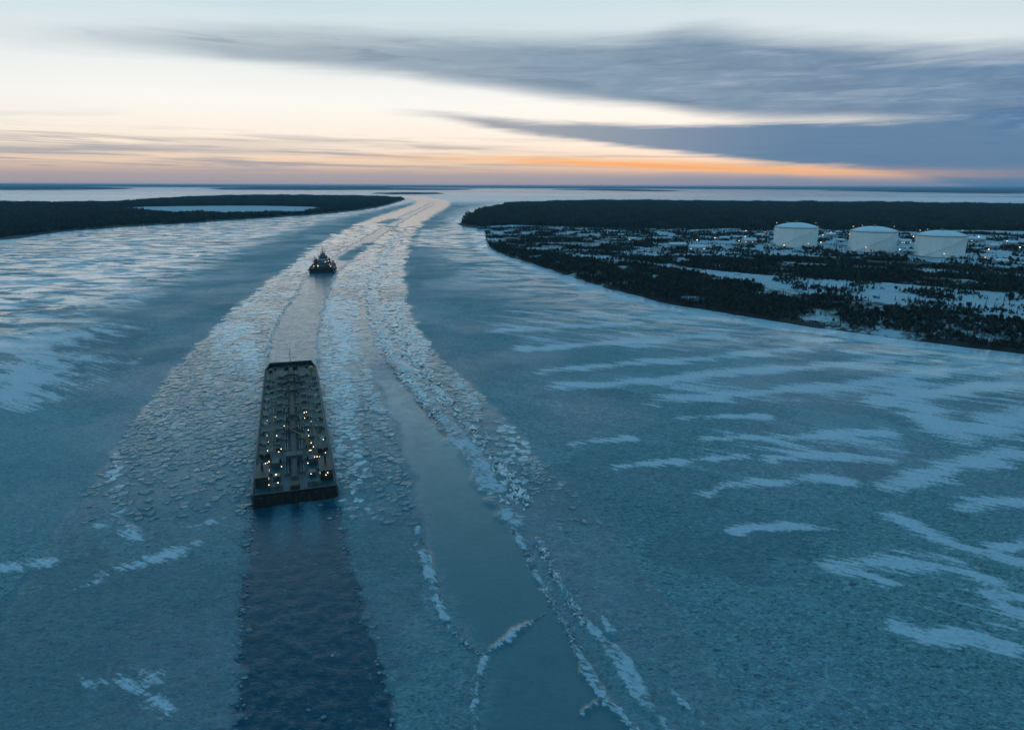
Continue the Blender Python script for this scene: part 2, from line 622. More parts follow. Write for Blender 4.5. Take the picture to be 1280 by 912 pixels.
# ------------------------------------------------------------------ land outlines (photo points on the ice plane)
SHORE_R = [(571, 281), (590, 286), (606, 291), (604, 299), (610, 312), (632, 321), (665, 331), (700, 343), (745, 358), (790, 370), (840, 382), (920, 395), (1020, 411), (1120, 425), (1280, 444), (1500, 470), (1800, 490)]
BACK_R = [(2400, 268), (1900, 262), (1500, 258.6), (1280, 257.0), (1000, 253.5), (800, 252.3), (700, 252.5), (640, 255), (605, 260), (582, 270)]
LAND_R = gl(SHORE_R, n=2) + gl(BACK_R, n=1)
SHORE_L = [(-900, 330), (-300, 322), (0, 302), (60, 292), (140, 285), (240, 279), (330, 273), (400, 268.5), (432, 265), (462, 261.5), (488, 256), (507, 249.5)]
BACK_L = [(505, 248.2), (470, 246.2), (400, 245.2), (300, 245.2), (230, 247.4), (180, 251), (120, 255), (0, 254), (-300, 254), (-900, 262)]
LAND_L = gl(SHORE_L, n=2) + gl(BACK_L, n=1)
LAGOON = gl([(148, 262.5), (166, 259.6), (230, 258.2), (330, 257.8), (392, 259.4), (402, 261.5), (375, 266.5), (330, 268), (270, 269), (190, 266.5), (148, 262.5)], n=2)

# ------------------------------------------------------------------ ice sheet
rad = np.concatenate([[0.5, 15.0], 30.0 * np.exp(np.arange(0, math.log(64000 / 30.0), 0.0078))])
th_f = np.arange(-R(54), R(54), 0.0029)
th_c = np.linspace(R(54), R(306), 110)
th = np.concatenate([th_f, th_c])
nr, nt = len(rad), len(th)
TH, RR = np.meshgrid(th, rad)
IX, IY = (RR * np.sin(TH)).ravel(), (RR * np.cos(TH)).ravel()
RRf = RR.ravel()
view = np.abs(((TH.ravel() + math.pi) % (2 * math.pi)) - math.pi) < R(55)


def ice_fields(X, Y, D, msk):
    wob = (vnoise(X / 14, Y / 14, 3) - .5) * 5 * np.clip(D / 300, .4, 4) + (vnoise(X / 4, Y / 4, 5) - .5) * 2.2
    l, r = L_OUT(Y), R_OUT(Y)
    Xw = X + wob
    fwd = (Y > 30)
    edge = np.clip(D * 0.006, 1.0, 14)
    zone = sstep(Xw - l, -edge, edge) * sstep(r - Xw, -edge, edge) * fwd
    near = sstep(D, 300, 165)             # the broken belt melts into the fine rubble near the camera
    lead = sstep(Xw - LEAD_L(Y), -2.5, 4) * sstep(LEAD_R(Y) - X - wob * .25, -1, 1.5) * sstep(Y, 370, 225) * fwd
    tl, tr = T_L(Y), T_R(Y)
    rag = (vnoise(X / 3.2, Y / 3.2, 8) - .5) * 2.4 + (vnoise(X / 1.1, Y / 1.1, 9) - .5) * 1.2 + wob * .3
    track = sstep(X + rag - tl, -.7, .9) * sstep(tr - X + rag, -.7, .9) * fwd
    wake = track * sstep(Y, 172, 160)
    track_b = track * sstep(Y, 160, 172)
    brash = zone * (1 - lead) * (1 - track)
    # snow potential
    sn = np.zeros(X.shape)
    feather = (fbm(X / 7, Y / 26, 21, 4) - .5)
    for pts, hw in patches():
        g, w = [], []
        for x, y in smooth_poly(pts, 1):
            gx_, gy_ = G(x, y)
            g.append((gx_, gy_))
            w.append(max(abs(G(x, y - hw)[1] - G(x, y + hw)[1]) * 0.36, 0.5))
        d = seg_dist(X, Y, g, w) + feather * .9
        sn = np.maximum(sn, np.clip(.84 - .40 * d, 0, 1) * (.74 if pts[0][0] < 600 and pts[0][1] > 600 else 1))
    # wind streak fields: left of the channel and in front of the right shore
    q1 = fbm(X / 46 + Y / 300, Y / 17, 31, 4)
    q2 = fbm(X / 120, Y / 52, 41, 3)
    left = sstep(l - X, 10, 90) * sstep(D, 260, 520) * fwd
    band = sstep(l - X, 130, 30) * sstep(D, 2600, 1500)
    fld = np.clip(left * (1 - .9 * band), 0, 1)
    sn = np.maximum(sn, fld * np.clip(.28 + .40 * sstep(q1 * .6 + q2 * .5, .42, .68), 0, 1))
    rx = sdist(X[msk], Y[msk], LAND_R)
    dr = np.full(X.shape, -5000.0)
    dr[msk] = rx
    lx = np.full(X.shape, -5000.0)
    lx[msk] = sdist(X[msk], Y[msk], LAND_L)
    right = sstep(X - r, 4, 60) * sstep(dr, -170, -20) * sstep(D, 230, 330) * fwd
    sn = np.maximum(sn, right * np.clip(.22 + .40 * sstep(q1 * .6 + q2 * .4, .45, .68), 0, 1))
    open_r = sstep(X - r, 20, 70) * sstep(D, 95, 170) * fwd
    sn = np.maximum(sn, open_r * .36 * sstep(q2, .36, .6))
    far_r = sstep(X - r, 0, 14) * sstep(D, 900, 980) * sstep(D, 1420, 1250) * fwd
    sn = np.maximum(sn, far_r * (.2 + .35 * sstep(q1, .36, .5)))
    wd = 9 + (vnoise(X / 30, Y / 30, 77)) * 12
    sn = np.maximum(sn, sstep(dr, -1.6 * wd, -.6 * wd))
    sn = np.maximum(sn, sstep(lx, -3.2 * wd, -1.0 * wd) * .9)
    lag = np.full(X.shape, -5000.0)
    lag[msk] = sdist(X[msk], Y[msk], LAGOON)
    sn = np.maximum(sn, sstep(lag, -20, 10))
    # open sea ice beyond the headlands: broad bands of snow
    q3 = fbm(X / 2600, Y / 900, 61, 4)
    sea = sstep(D, 2600, 4200)
    sn = np.maximum(sn * (1 - sea), 0) + sea * sstep(q3, .34, .5) * .95
    sn = sn * (1 - np.maximum(track, zone * .97 * sstep(D, 190, 250)) * sstep(D, 7000, 4500))
    glz = np.clip(fld + right * .8 + far_r + sea, 0, 1)
    # dark refrozen band across the channel and rough dark pools ahead of the tug
    dk = sstep(seg_dist(X, Y, gl([(300, 276), (380, 280), (440, 282), (520, 284.4), (578, 284)])) + wob, 26, 10)
    for x0, y0, x1, y1, ww in ((428, 325, 462, 304, 9), (478, 279, 494, 274, 18)):
        dk = np.maximum(dk, sstep(seg_dist(X, Y, [G(x0, y0), G(x1, y1)]) + wob * .6, ww * 1.3, ww * .5))
    brash, track_b = brash * (1 - .9 * dk), track_b * (1 - .9 * dk)
    lead = lead * (1 - dk)
    sn = sn * (1 - .8 * dk)
    bx0, by0 = G(370.5, 632)
    lv = Y - by0
    churn = sstep(np.abs(np.abs(X - bx0 - lv * math.tan(R(-17))) - 3.6), 3.2, 1.0) * sstep(Y, by0 - 26, by0 - 6) * (Y < by0 + 3)
    wake = wake * (1 - .55 * churn)
    dl = seg_dist(X, Y, gl([(462, 378), (468, 410), (484, 445), (504, 474), (534, 513), (572, 551)])) + (vnoise(X / 5, Y / 9, 14) - .5) * 3
    wake = np.maximum(wake, .75 * sstep(dl, 3.4, 1.2) * (Y > 200))
    rg = np.zeros(X.shape)
    for pts, w in ridges():
        g = gl(pts, n=1)
        ww = w * (0.55 + 1.0 * vnoise(X / 3.1, Y / 4.3, 91))
        d = seg_dist(X, Y, g) + (vnoise(X / 1.7, Y / 1.7, 92) - .5) * 1.1 + (vnoise(X / 9, Y / 9, 93) - .5) * 2.2
        rg = np.maximum(rg, sstep(d, ww * 1.7, ww * .6) * sstep(vnoise(X / 7, Y / 11, 94), .12, .4))
    return sn, brash, lead, wake, track_b, rg, zone, near, dr, lx, glz


msk0 = view & (RRf > 60)
sn, brash, lead, wake, trk, rg, zone, near, d_r, d_l, glz = ice_fields(IX, IY, RRf, msk0)
# relief: fine rubble close by, long low drifts further out, broken blocks in the belt
res = np.maximum(RRf * 0.0078, 0.2)
fine = np.where(res < 1.6, 1, 0) * sstep(res, 1.6, 0.6)
z = fine * (fbm(IX / 1.7, IY / 1.3, 101, 3) - .5) * 0.42 * (1 - .9 * lead) * (1 - .5 * sn)
z += (1 - lead) * (1 - .85 * wake) * (fbm(IX / 5.5, IY / 4.2, 111, 3) - .5) * 0.34 * (0.25 + 0.75 * np.maximum(brash, trk)) * sstep(RRf, 1500, 300)
z += (fbm(IX / 48, IY / 22, 121, 2) - .5) * 0.55 * sstep(RRf, 300, 600) * (1 - zone) * sstep(RRf, 6000, 2500)
z += (vnoise(IX / 16, IY / 22, 131) - .5) * 0.36 * brash * sstep(RRf, 420, 700) * sstep(RRf, 6000, 2500)
z += sn * 0.10 * sstep(RRf, 3000, 800) + rg * 0.45 * sstep(RRf, 900, 400)
z -= wake * 0.16
z = np.where((d_r > 25) | (d_l > 40), -1.2, z)
V = np.stack([IX, IY, z], 1)
ii = np.arange(nr - 1)[:, None] * nt
jj = np.arange(nt)[None, :]
a = ii + jj
b = ii + (jj + 1) % nt
Q = np.stack([a, b, b + nt, a + nt], -1).reshape(-1, 4)[:, ::-1]
m1 = np.stack([sn, brash, lead, wake], 1)
m2 = np.stack([trk, rg, zone * near, glz], 1)

M_ICE, k, b = mat_new('river_ice')
co = k.n('ShaderNodeTexCoord').outputs['Object']
sx = k.n('ShaderNodeSeparateXYZ')
k.link(co, sx.inputs[0])
A1 = k.n('ShaderNodeAttribute', attribute_name='m1')
A2 = k.n('ShaderNodeAttribute', attribute_name='m2')
s1 = k.n('ShaderNodeSeparateColor')
k.link(A1.outputs['Color'], s1.inputs[0])
s2 = k.n('ShaderNodeSeparateColor')
k.link(A2.outputs['Color'], s2.inputs[0])
a_sn, a_br, a_ld, a_wk = s1.outputs[0], s1.outputs[1], s1.outputs[2], A1.outputs['Alpha']
a_tr, a_rg, a_nz, a_fl = s2.outputs[0], s2.outputs[1], s2.outputs[2], A2.outputs['Alpha']
nbig = k.noise(co, 0.012, 4.0, 0.6)
nmid = k.noise(co, 0.12, 5.0, 0.6)
nfin = k.noise(co, 0.9, 5.0, 0.62, 0.4)
grain = k.combine(k.math('MULTIPLY', sx.outputs[0], 0.75), k.math('MULTIPLY', sx.outputs[1], 1.25), 0.0)
ngr = k.noise(grain, 1.0, 5.0, 0.66, 1.3)
wu = k.math('ADD', k.math('MULTIPLY', sx.outputs[0], 0.86), k.math('MULTIPLY', sx.outputs[1], -0.5))
wv = k.math('ADD', k.math('MULTIPLY', sx.outputs[0], 0.5), k.math('MULTIPLY', sx.outputs[1], 0.86))
nft = k.noise(k.combine(k.math('MULTIPLY', wu, 0.085), k.math('MULTIPLY', wv, 0.85), 0.0), 1.0, 6.0, 0.64, 0.5)
nbd = k.noise(k.combine(k.math('MULTIPLY', wu, 0.02), k.math('MULTIPLY', wv, 0.11), 3.0), 1.0, 4.0, 0.6, 0.3)
nfl = k.noise(k.vmath('ADD', co, (37.0, 11.0, 0.0)), 0.20, 6.0, 0.68, 0.9)
nfk = k.noise(k.combine(k.math('MULTIPLY', wu, 0.5), k.math('MULTIPLY', wv, 1.0), 7.0), 1.0, 5.0, 0.7, 0.5)
nst = k.noise(k.combine(k.math('MULTIPLY', sx.outputs[0], 0.028), k.math('MULTIPLY', sx.outputs[1], 0.055), 5.0), 1.0, 5.0, 0.66, 0.5)
ice = k.mix(k.step(nbig, 0.35, 0.65), (0.135, 0.300, 0.310, 1), (0.080, 0.245, 0.310, 1))
ice = k.mix(k.math('MULTIPLY', k.step(nmid, 0.52, 0.30), 0.5), ice, (0.055, 0.165, 0.19, 1))
ice = k.mix(k.math('MULTIPLY', k.step(nbd, 0.45, 0.75), 0.6), ice, (0.17, 0.36, 0.41, 1))
ice = k.mix(k.math('MULTIPLY', k.step(ngr, 0.52, 0.64), 0.65), ice, (0.32, 0.52, 0.59, 1))  # pale crests, dark troughs: wrinkle shading strengthened in the base colour
ice = k.mix(k.math('MULTIPLY', k.step(ngr, 0.48, 0.36), 0.85), ice, (0.016, 0.075, 0.10, 1))
ice = k.mix(k.math('MULTIPLY', k.step(nfk, 0.60, 0.72), 0.6), ice, (0.40, 0.57, 0.65, 1))
vor = k.n('ShaderNodeTexVoronoi', feature='DISTANCE_TO_EDGE')
wv_n = k.n('ShaderNodeTexNoise')
k.link(co, wv_n.inputs['Vector'])
wv_n.inputs['Scale'].default_value = 0.09
wv_n.inputs['Detail'].default_value = 4.0
k.link(k.vmath('ADD', co, k.vmath('MULTIPLY', wv_n.outputs[1], (14.0, 14.0, 0.0))), vor.inputs['Vector'])
vor.inputs['Scale'].default_value = 0.026
crk = k.math('MULTIPLY', k.step(vor.outputs['Distance'], 0.012, 0.002), k.step(nbig, 0.50, 0.60))
ice = k.mix(k.math('MULTIPLY', crk, k.step(nfk, 0.36, 0.55, 0.05, 0.45)), ice, (0.36, 0.52, 0.60, 1))
# old refrozen plates of differing tone
vp = k.n('ShaderNodeTexVoronoi', feature='F1')
k.link(k.vmath('ADD', co, k.vmath('MULTIPLY', wv_n.outputs[1], (30.0, 30.0, 0.0))), vp.inputs['Vector'])
vp.inputs['Scale'].default_value = 0.017
vps = k.n('ShaderNodeSeparateColor')
k.link(vp.outputs['Color'], vps.inputs[0])
ice = k.mix(k.math('MULTIPLY', k.step(vps.outputs[0], 0.45, 0.95), 0.38), ice, (0.04, 0.14, 0.18, 1))
ice = k.mix(k.math('MULTIPLY', k.step(vps.outputs[1], 0.55, 1.0), 0.30), ice, (0.26, 0.44, 0.50, 1))
# rubble belt: pale slush with dark wet gaps
rub = k.mix(k.step(nfin, 0.36, 0.62), (0.06, 0.14, 0.17, 1), (0.20, 0.30, 0.34, 1))
rub = k.mix(k.math('MULTIPLY', k.step(nfl, 0.50, 0.40), 0.95), rub, (0.014, 0.055, 0.075, 1))
rub = k.mix(k.math('MULTIPLY', k.step(nfl, 0.58, 0.68), 0.5), rub, (0.42, 0.51, 0.55, 1))
zw = k.math('MULTIPLY', a_br, k.math('SUBTRACT', 1.0, k.math('MULTIPLY', a_nz, 0.85)))
colr = k.mix(zw, ice, rub)
colr = k.mix(k.math('MULTIPLY', a_nz, 0.2), colr, (0.10, 0.18, 0.20, 1))
colr = k.mix(k.math('MULTIPLY', a_tr, 0.85), colr, k.mix(k.step(nfl, 0.40, 0.60), (0.03, 0.09, 0.12, 1), (0.18, 0.27, 0.31, 1)))
colr = k.mix(k.math('MULTIPLY', a_ld, 0.9), colr, k.mix(k.step(k.math('ADD', sx.outputs[1], k.math('MULTIPLY', nmid, 120.0)), 190.0, 380.0), k.mix(nmid, (0.052, 0.125, 0.150, 1), (0.085, 0.170, 0.190, 1)), k.mix(k.step(nfl, 0.35, 0.6), (0.12, 0.19, 0.22, 1), (0.30, 0.38, 0.41, 1))))  # lead grows paler with distance: reflected sky painted into its base colour
colr = k.mix(a_wk, colr, k.mix(k.step(ngr, 0.52, 0.72), (0.005, 0.056, 0.088, 1), (0.045, 0.17, 0.23, 1)))
snow_v = k.math('ADD', a_sn, k.math('ADD', k.math('MULTIPLY', k.math('SUBTRACT', nft, 0.5), 1.7), k.math('ADD', k.math('MULTIPLY', k.math('SUBTRACT', nfin, 0.5), 0.9), k.math('MULTIPLY', k.math('SUBTRACT', nbd, 0.5), 2.0))))
snow_m = k.math('MULTIPLY', k.step(snow_v, 0.30, 0.66), k.math('MULTIPLY', k.step(a_sn, 0.04, 0.22), 0.80))
rg_m = k.step(k.math('ADD', k.math('MULTIPLY', a_rg, 0.75), k.math('ADD', k.math('MULTIPLY', k.math('SUBTRACT', nfk, 0.5), 2.6), k.math('MULTIPLY', k.math('SUBTRACT', nmid, 0.5), 1.6))), 0.5, 0.85)
wht = k.math('MAXIMUM', snow_m, k.math('MULTIPLY', rg_m, k.math('MULTIPLY', k.step(a_rg, 0.05, 0.4), 0.7)))
snow_c = k.mix(k.step(nfin, 0.3, 0.7), (0.50, 0.62, 0.71, 1), (0.66, 0.76, 0.82, 1))
colr = k.mix(wht, colr, snow_c)
k.link(colr, b.inputs['Base Color'])
wet = k.math('MAXIMUM', k.math('MAXIMUM', zw, k.math('MULTIPLY', a_tr, 0.9)), k.math('MAXIMUM', a_ld, a_wk))
# wind-glazed crust: streaks that shine at a low angle
sea_k = k.step(sx.outputs[1], 2200, 3600)
glz = k.math('MULTIPLY', a_fl, k.math('MAXIMUM', sea_k, k.step(nst, 0.43, 0.56)))
rough = k.fmix(wet, k.fmix(k.step(nbig, 0.4, 0.62), 0.62, 0.42), k.fmix(k.step(nfl, 0.42, 0.62), 0.20, 0.07))
rough = k.fmix(wht, rough, 0.45)
rough = k.fmix(glz, rough, k.fmix(k.math('MULTIPLY', wht, sea_k), 0.14, 0.30))
k.link(rough, b.inputs['Roughness'])
k.put(b.inputs['Specular IOR Level'], k.math('MULTIPLY', k.fmix(a_wk, 1.0, 0.45), k.math('MAXIMUM', k.fmix(wet, k.fmix(k.step(nbig, 0.4, 0.62), 0.22, 0.42), 0.7), k.math('MULTIPLY', glz, 0.9))))
b.inputs['IOR'].default_value = 1.5
bu = k.n('ShaderNodeBump')
bu.inputs['Distance'].default_value = 0.40
bstr = k.fmix(wet, 0.9, 0.10)
bstr = k.fmix(a_ld, bstr, 0.12)
bstr = k.fmix(a_wk, bstr, 0.26)
bstr = k.fmix(glz, bstr, 0.15)
k.put(bu.inputs['Strength'], k.math('MULTIPLY', bstr, k.fmix(wht, 1.0, 0.5)))
k.link(k.math('ADD', k.math('MULTIPLY', nfin, 0.6), ngr), bu.inputs['Height'])
k.link(bu.outputs[0], b.inputs['Normal'])
ice_o = bpy.data.objects.new('river_ice', np_mesh('river_ice', V, Q, M_ICE, True, {'m1': m1, 'm2': m2}))
link(ice_o)
tag(ice_o, 'frozen river surface with snow streaks and a broken shipping channel', kind='structure')
# ------------------------------------------------------------------ land
M_LAND, k, b = mat_new('snowy_ground')
co = k.n('ShaderNodeTexCoord').outputs['Object']
veg = k.n('ShaderNodeAttribute', attribute_name='veg').outputs['Fac']
ng = k.noise(co, 0.055, 6.0, 0.65)
nf = k.noise(co, 0.5, 5.0, 0.65)
vm = k.step(k.math('ADD', veg, k.math('ADD', k.math('MULTIPLY', k.math('SUBTRACT', ng, 0.5), 0.9), k.math('MULTIPLY', k.math('SUBTRACT', nf, 0.5), 0.7))), 0.36, 0.56)
k.link(k.mix(vm, k.mix(nf, (0.34, 0.42, 0.47, 1), (0.54, 0.61, 0.66, 1)), k.mix(nf, (0.012, 0.016, 0.015, 1), (0.035, 0.034, 0.030, 1))), b.inputs['Base Color'])
b.inputs['Roughness'].default_value = 0.75
bu = k.n('ShaderNodeBump')
bu.inputs['Strength'].default_value = 0.6
bu.inputs['Distance'].default_value = 0.5
k.link(nf, bu.inputs['Height'])
k.link(bu.outputs[0], b.inputs['Normal'])

# vegetation cover of the right bank, outlined in photo points at ground height
VEG_POLYS = [
    ([(572, 281), (585, 266), (640, 253), (800, 250), (1280, 255), (2400, 262), (2400, 300), (1280, 289), (1100, 286), (930, 285), (780, 286), (700, 283), (640, 281), (590, 284)], 1.0),
    ([(606, 303), (650, 309), (720, 322), (800, 329), (870, 341), (940, 354), (1040, 371), (1280, 400), (2000, 440), (2000, 520), (1280, 443), (1120, 424), (920, 394), (790, 369), (700, 342), (632, 320)], 0.86),
    ([(1000, 384), (1280, 408), (1280, 430), (1110, 418), (1010, 402)], -0.38),
    ([(760, 320), (900, 320), (1000, 331), (1280, 346), (2000, 380), (2000, 410), (1280, 369), (1100, 352), (950, 344), (850, 334)], 0.84),
    ([(612, 292), (720, 293), (830, 300), (830, 314), (760, 318), (640, 306)], 0.44),
    ([(930, 319), (1100, 323), (1280, 335), (1280, 343), (1100, 333), (930, 326)], 0.66),
    ([(860, 336), (960, 341), (1280, 370), (1280, 392), (1040, 371), (900, 352)], 0.08),
    ([(1040, 334), (1280, 343), (1280, 348), (1040, 338)], 0.25),
]
ROADS = [([(596, 285), (680, 287), (780, 290), (900, 292), (1000, 293)], 4.0), ([(640, 309), (700, 315), (760, 324), (800, 329)], 3.0),
         ([(830, 309), (880, 305), (930, 300), (1000, 297)], 6.0), ([(880, 319), (960, 316), (1080, 319), (1200, 329), (1290, 336)], 4.0)]


def veg_cover(X, Y, zz=2.0):
    px, py, w = project(X, Y, np.full(X.shape, zz))
    v = np.where(py > 284, .31, 0.0) + 0 * X
    for poly, d in VEG_POLYS:
        m = inside(px, py, poly)
        if d < 0:
            v = np.where(m, np.maximum(v + d, 0), v)
        else:
            v = np.where(m, np.maximum(v, d), v)
    for pts, w_ in ROADS:
        g = [G(x, y, zz) for x, y in smooth_poly(pts, 1)]
        v = v * sstep(seg_dist(X, Y, g), w_ * .7, w_ * 1.3)
    return v


def veg_ground(X, Y):
    v = veg_cover(X, Y)
    cl_ = fbm(X / 26, Y / 26, 401, 3)
    return np.where(v > .97, v, np.where(v > .75, v * (.52 + .48 * sstep(cl_, .25, .40)), v))


def land_mesh(name, poly, step, a0, a1, veg_fn, top, d0, d1):
    rr = d0 * np.exp(np.arange(0, math.log(d1 / d0), step))
    tt = np.arange(R(a0), R(a1), step * .6)
    T, RD = np.meshgrid(tt, rr)
    X, Y = (RD * np.sin(T)).ravel(), (RD * np.cos(T)).ravel()
    sd = sdist(X, Y, poly)
    sd = sd + (fbm(X / 22, Y / 22, 201, 3) - .5) * np.clip(RD.ravel() * .012, 4, 30)
    zz = -0.5 + sstep(sd, -2, 16) * top + sstep(sd, 6, 60) * (fbm(X / 60, Y / 60, 205, 3) - .5) * 2.0 + sstep(sd, 0, 8) * (fbm(X / 9, Y / 9, 209, 2) - .5) * .5
    keep = sd.reshape(T.shape) > -12
    n = T.shape[1]
    c = keep[:-1, :-1] | keep[1:, :-1] | keep[:-1, 1:] | keep[1:, 1:]
    i, j = np.nonzero(c)
    q = np.stack([i * n + j, i * n + j + 1, (i + 1) * n + j + 1, (i + 1) * n + j], 1)[:, ::-1]
    used, inv = np.unique(q.ravel(), return_inverse=True)
    Vv = np.stack([X, Y, zz], 1)[used]
    o = bpy.data.objects.new(name, np_mesh(name, Vv, inv.reshape(-1, 4), M_LAND, True, {'veg': veg_fn(Vv[:, 0], Vv[:, 1])}))
    link(o)
    return o


def veg_left(X, Y):
    return np.where(sdist(X, Y, LAGOON) > -6, 0.0, 1.0)


o = land_mesh('right_bank', LAND_R, 0.007, -6, 62, veg_ground, 2.6, 300, 6500)
tag(o, 'low snowy right bank with dark scrub, roads and pads', kind='structure')
o = land_mesh('left_bank', LAND_L, 0.008, -62, -5, veg_left, 2.4, 900, 6500)
tag(o, 'low wooded left headland round a frozen lagoon', kind='structure')
z_land = 2.1

# distant wooded shores and islands: low canopy sheets with real thickness
M_FAR, k, b = mat_new('distant_woodland')
co = k.n('ShaderNodeTexCoord').outputs['Object']
nn = k.noise(co, 0.004, 5.0, 0.7)
k.link(k.mix(k.step(nn, 0.3, 0.7), (0.014, 0.022, 0.022, 1), (0.03, 0.04, 0.042, 1)), b.inputs['Base Color'])
b.inputs['Roughness'].default_value = 0.9


def island(name, poly, label, hgt=11, nx=90, ny=14, wpoly=None):
    g = wpoly or [G(x, y) for x, y in smooth_poly(poly + [poly[0]], 2)[:-1]]
    xs, ys = [p[0] for p in g], [p[1] for p in g]
    X, Y = np.meshgrid(np.linspace(min(xs), max(xs), nx), np.linspace(min(ys), max(ys), ny))
    sh = X.shape
    X, Y = X.ravel(), Y.ravel()
    sd = sdist(X, Y, g)
    sc = (max(ys) - min(ys))
    sd = sd + (fbm(X / (sc * .6), Y / (sc * .3), 301, 3) - .5) * sc * .12
    zz = np.where(sd > 0, hgt * (.6 + .6 * vnoise(X / 140, Y / 140, 305)) * sstep(sd, 0, sc * .04), -2.0)
    keep = (sd.reshape(sh) > 0)
    c = keep[:-1, :-1] | keep[1:, :-1] | keep[:-1, 1:] | keep[1:, 1:]
    i, j = np.nonzero(c)
    n = sh[1]
    q = np.stack([i * n + j, i * n + j + 1, (i + 1) * n + j + 1, (i + 1) * n + j], 1)
    used, inv = np.unique(q.ravel(), return_inverse=True)
    o = bpy.data.objects.new(name, np_mesh(name, np.stack([X, Y, zz], 1)[used], inv.reshape(-1, 4), M_FAR, False))
    link(o)
    tag(o, label, kind='structure')
    return o


island('wooded_island', [(-300, 233.6), (60, 233.0), (140, 234.6), (168, 236.9), (100, 237.6), (-300, 238.6)], 'long dark wooded island on the horizon at the far left')
island('wooded_island', [(265, 235.6), (330, 233.8), (440, 234.4), (610, 236.2), (560, 237.4), (400, 237.2), (300, 237.8)], 'thin dark wooded island behind the left headland')
island('wooded_island', [(466, 241.9), (500, 240.6), (545, 241.0), (564, 242.3), (520, 243.2), (480, 243.2)], 'small dark islet beyond the tip of the left headland', 8)
island('wooded_island', [(690, 236.9), (760, 236.2), (852, 238.2), (820, 239.4), (770, 238.6)], 'thin dark island on the horizon right of the channel')
island('wooded_island', [(1050, 238.6), (1120, 237.4), (1340, 237.8), (1340, 242.6), (1180, 241.4), (1085, 240.4)], 'dark wooded island on the horizon behind the storage tanks')
island('far_shore', None, 'dark low shore along the whole horizon', 14, 200, 24,
       wpoly=[(-60000, 23000), (-30000, 21000), (-12000, 24000), (-3000, 27000), (4000, 24000), (9000, 19500), (14000, 23000), (30000, 20500), (60000, 24000), (60000, 62000), (-60000, 62000)])

# ------------------------------------------------------------------ trees
M_BARK = paint('bark', (0.045, 0.035, 0.028), 0.9)


def foliage(name, c1, c2):
    m, k, b = mat_new(name)
    co = k.n('ShaderNodeTexCoord').outputs['Object']
    oi = k.n('ShaderNodeObjectInfo').outputs['Random']
    n = k.noise(co, 1.3, 4.0, 0.6)
    f = k.math('ADD', k.math('MULTIPLY', n, 0.7), k.math('MULTIPLY', oi, 0.5))
    k.link(k.mix(k.step(f, 0.3, 0.9), c1, c2), b.inputs['Base Color'])
    b.inputs['Roughness'].default_value = 0.85
    return m


M_SPRUCE = foliage('spruce_needles', (0.010, 0.020, 0.016, 1), (0.040, 0.056, 0.044, 1))
M_SCRUB = foliage('bare_twigs', (0.024, 0.022, 0.019, 1), (0.060, 0.050, 0.040, 1))
M_PINE = foliage('pine_needles', (0.014, 0.026, 0.020, 1), (0.034, 0.050, 0.034, 1))


def spruce_crown(h, seed, tiers=9):
    r = random.Random(seed)
    mb = MB()
    for t in range(tiers):
        f = t / (tiers - 1)
        zc = h * (0.12 + 0.86 * f)
        rad_ = (1 - f) ** 0.85 * h * 0.23 + 0.10
        n = 8 if f < .6 else 6
        off = r.random() * 6
        for i in range(n):
            an = off + 2 * math.pi * (i + r.uniform(-.25, .25)) / n
            L = rad_ * r.uniform(.65, 1.15)
            w = L * .42 + .06
            c, s = math.cos(an), math.sin(an)
            dz = h * .13
            tip = (c * L, s * L, zc - dz * .45 * (1 - f))
            mb.add([(0, 0, zc + dz * .5), (c * L * .55 - s * w, s * L * .55 + c * w, zc - dz * .10), tip, (c * L * .55 + s * w, s * L * .55 - c * w, zc - dz * .10)],
                   [(0, 1, 2), (0, 2, 3)])
    mb.lathe([(.16 * h * .3, h * .9), (.01, h * 1.04)], 4)
    return mb


def cloud_crown(h, seed, n=110, flat=.9, base=.25, wid=.36, leaf=.13):
    r = random.Random(seed)
    mb = MB()
    lob = [(r.uniform(-.5, .5), r.uniform(-.5, .5), r.uniform(0, 1)) for _ in range(6)]
    for i in range(n):
        lx, ly, lz = r.choice(lob)
        u = Vector((r.gauss(0, 1), r.gauss(0, 1), r.gauss(0, 1))).normalized() * r.uniform(.3, 1) ** .5
        p = Vector(((lx * .7 + u.x * .55) * h * wid, (ly * .7 + u.y * .55) * h * wid, h * (base + (1 - base) * min(max((lz * .55 + .25 + u.z * .32), 0), 1) * flat)))
        q = Vector((r.gauss(0, 1), r.gauss(0, 1), r.gauss(0, 1))).normalized()
        e = q.orthogonal().normalized() * leaf * h * r.uniform(.6, 1.3)
        g = q.cross(e).normalized() * leaf * h * r.uniform(.4, .9)
        mb.add([p - e - g * .4, p + g, p + e - g * .3, p - g * 1.1], [(0, 3, 2, 1)])
    return mb


def trunk(h, r0, limbs, seed):
    r = random.Random(seed)
    mb = MB()
    mb.tube((0, 0, -.4), (r.uniform(-.05, .05) * h, r.uniform(-.05, .05) * h, h), r0, r0 * .2, 6)
    for _ in range(limbs):
        z0 = h * r.uniform(.25, .75)
        an = r.uniform(0, 6.28)
        L = h * r.uniform(.2, .35)
        mb.tube((0, 0, z0), (math.cos(an) * L, math.sin(an) * L, z0 + L * .8), r0 * .45, r0 * .1, 4)
    return mb


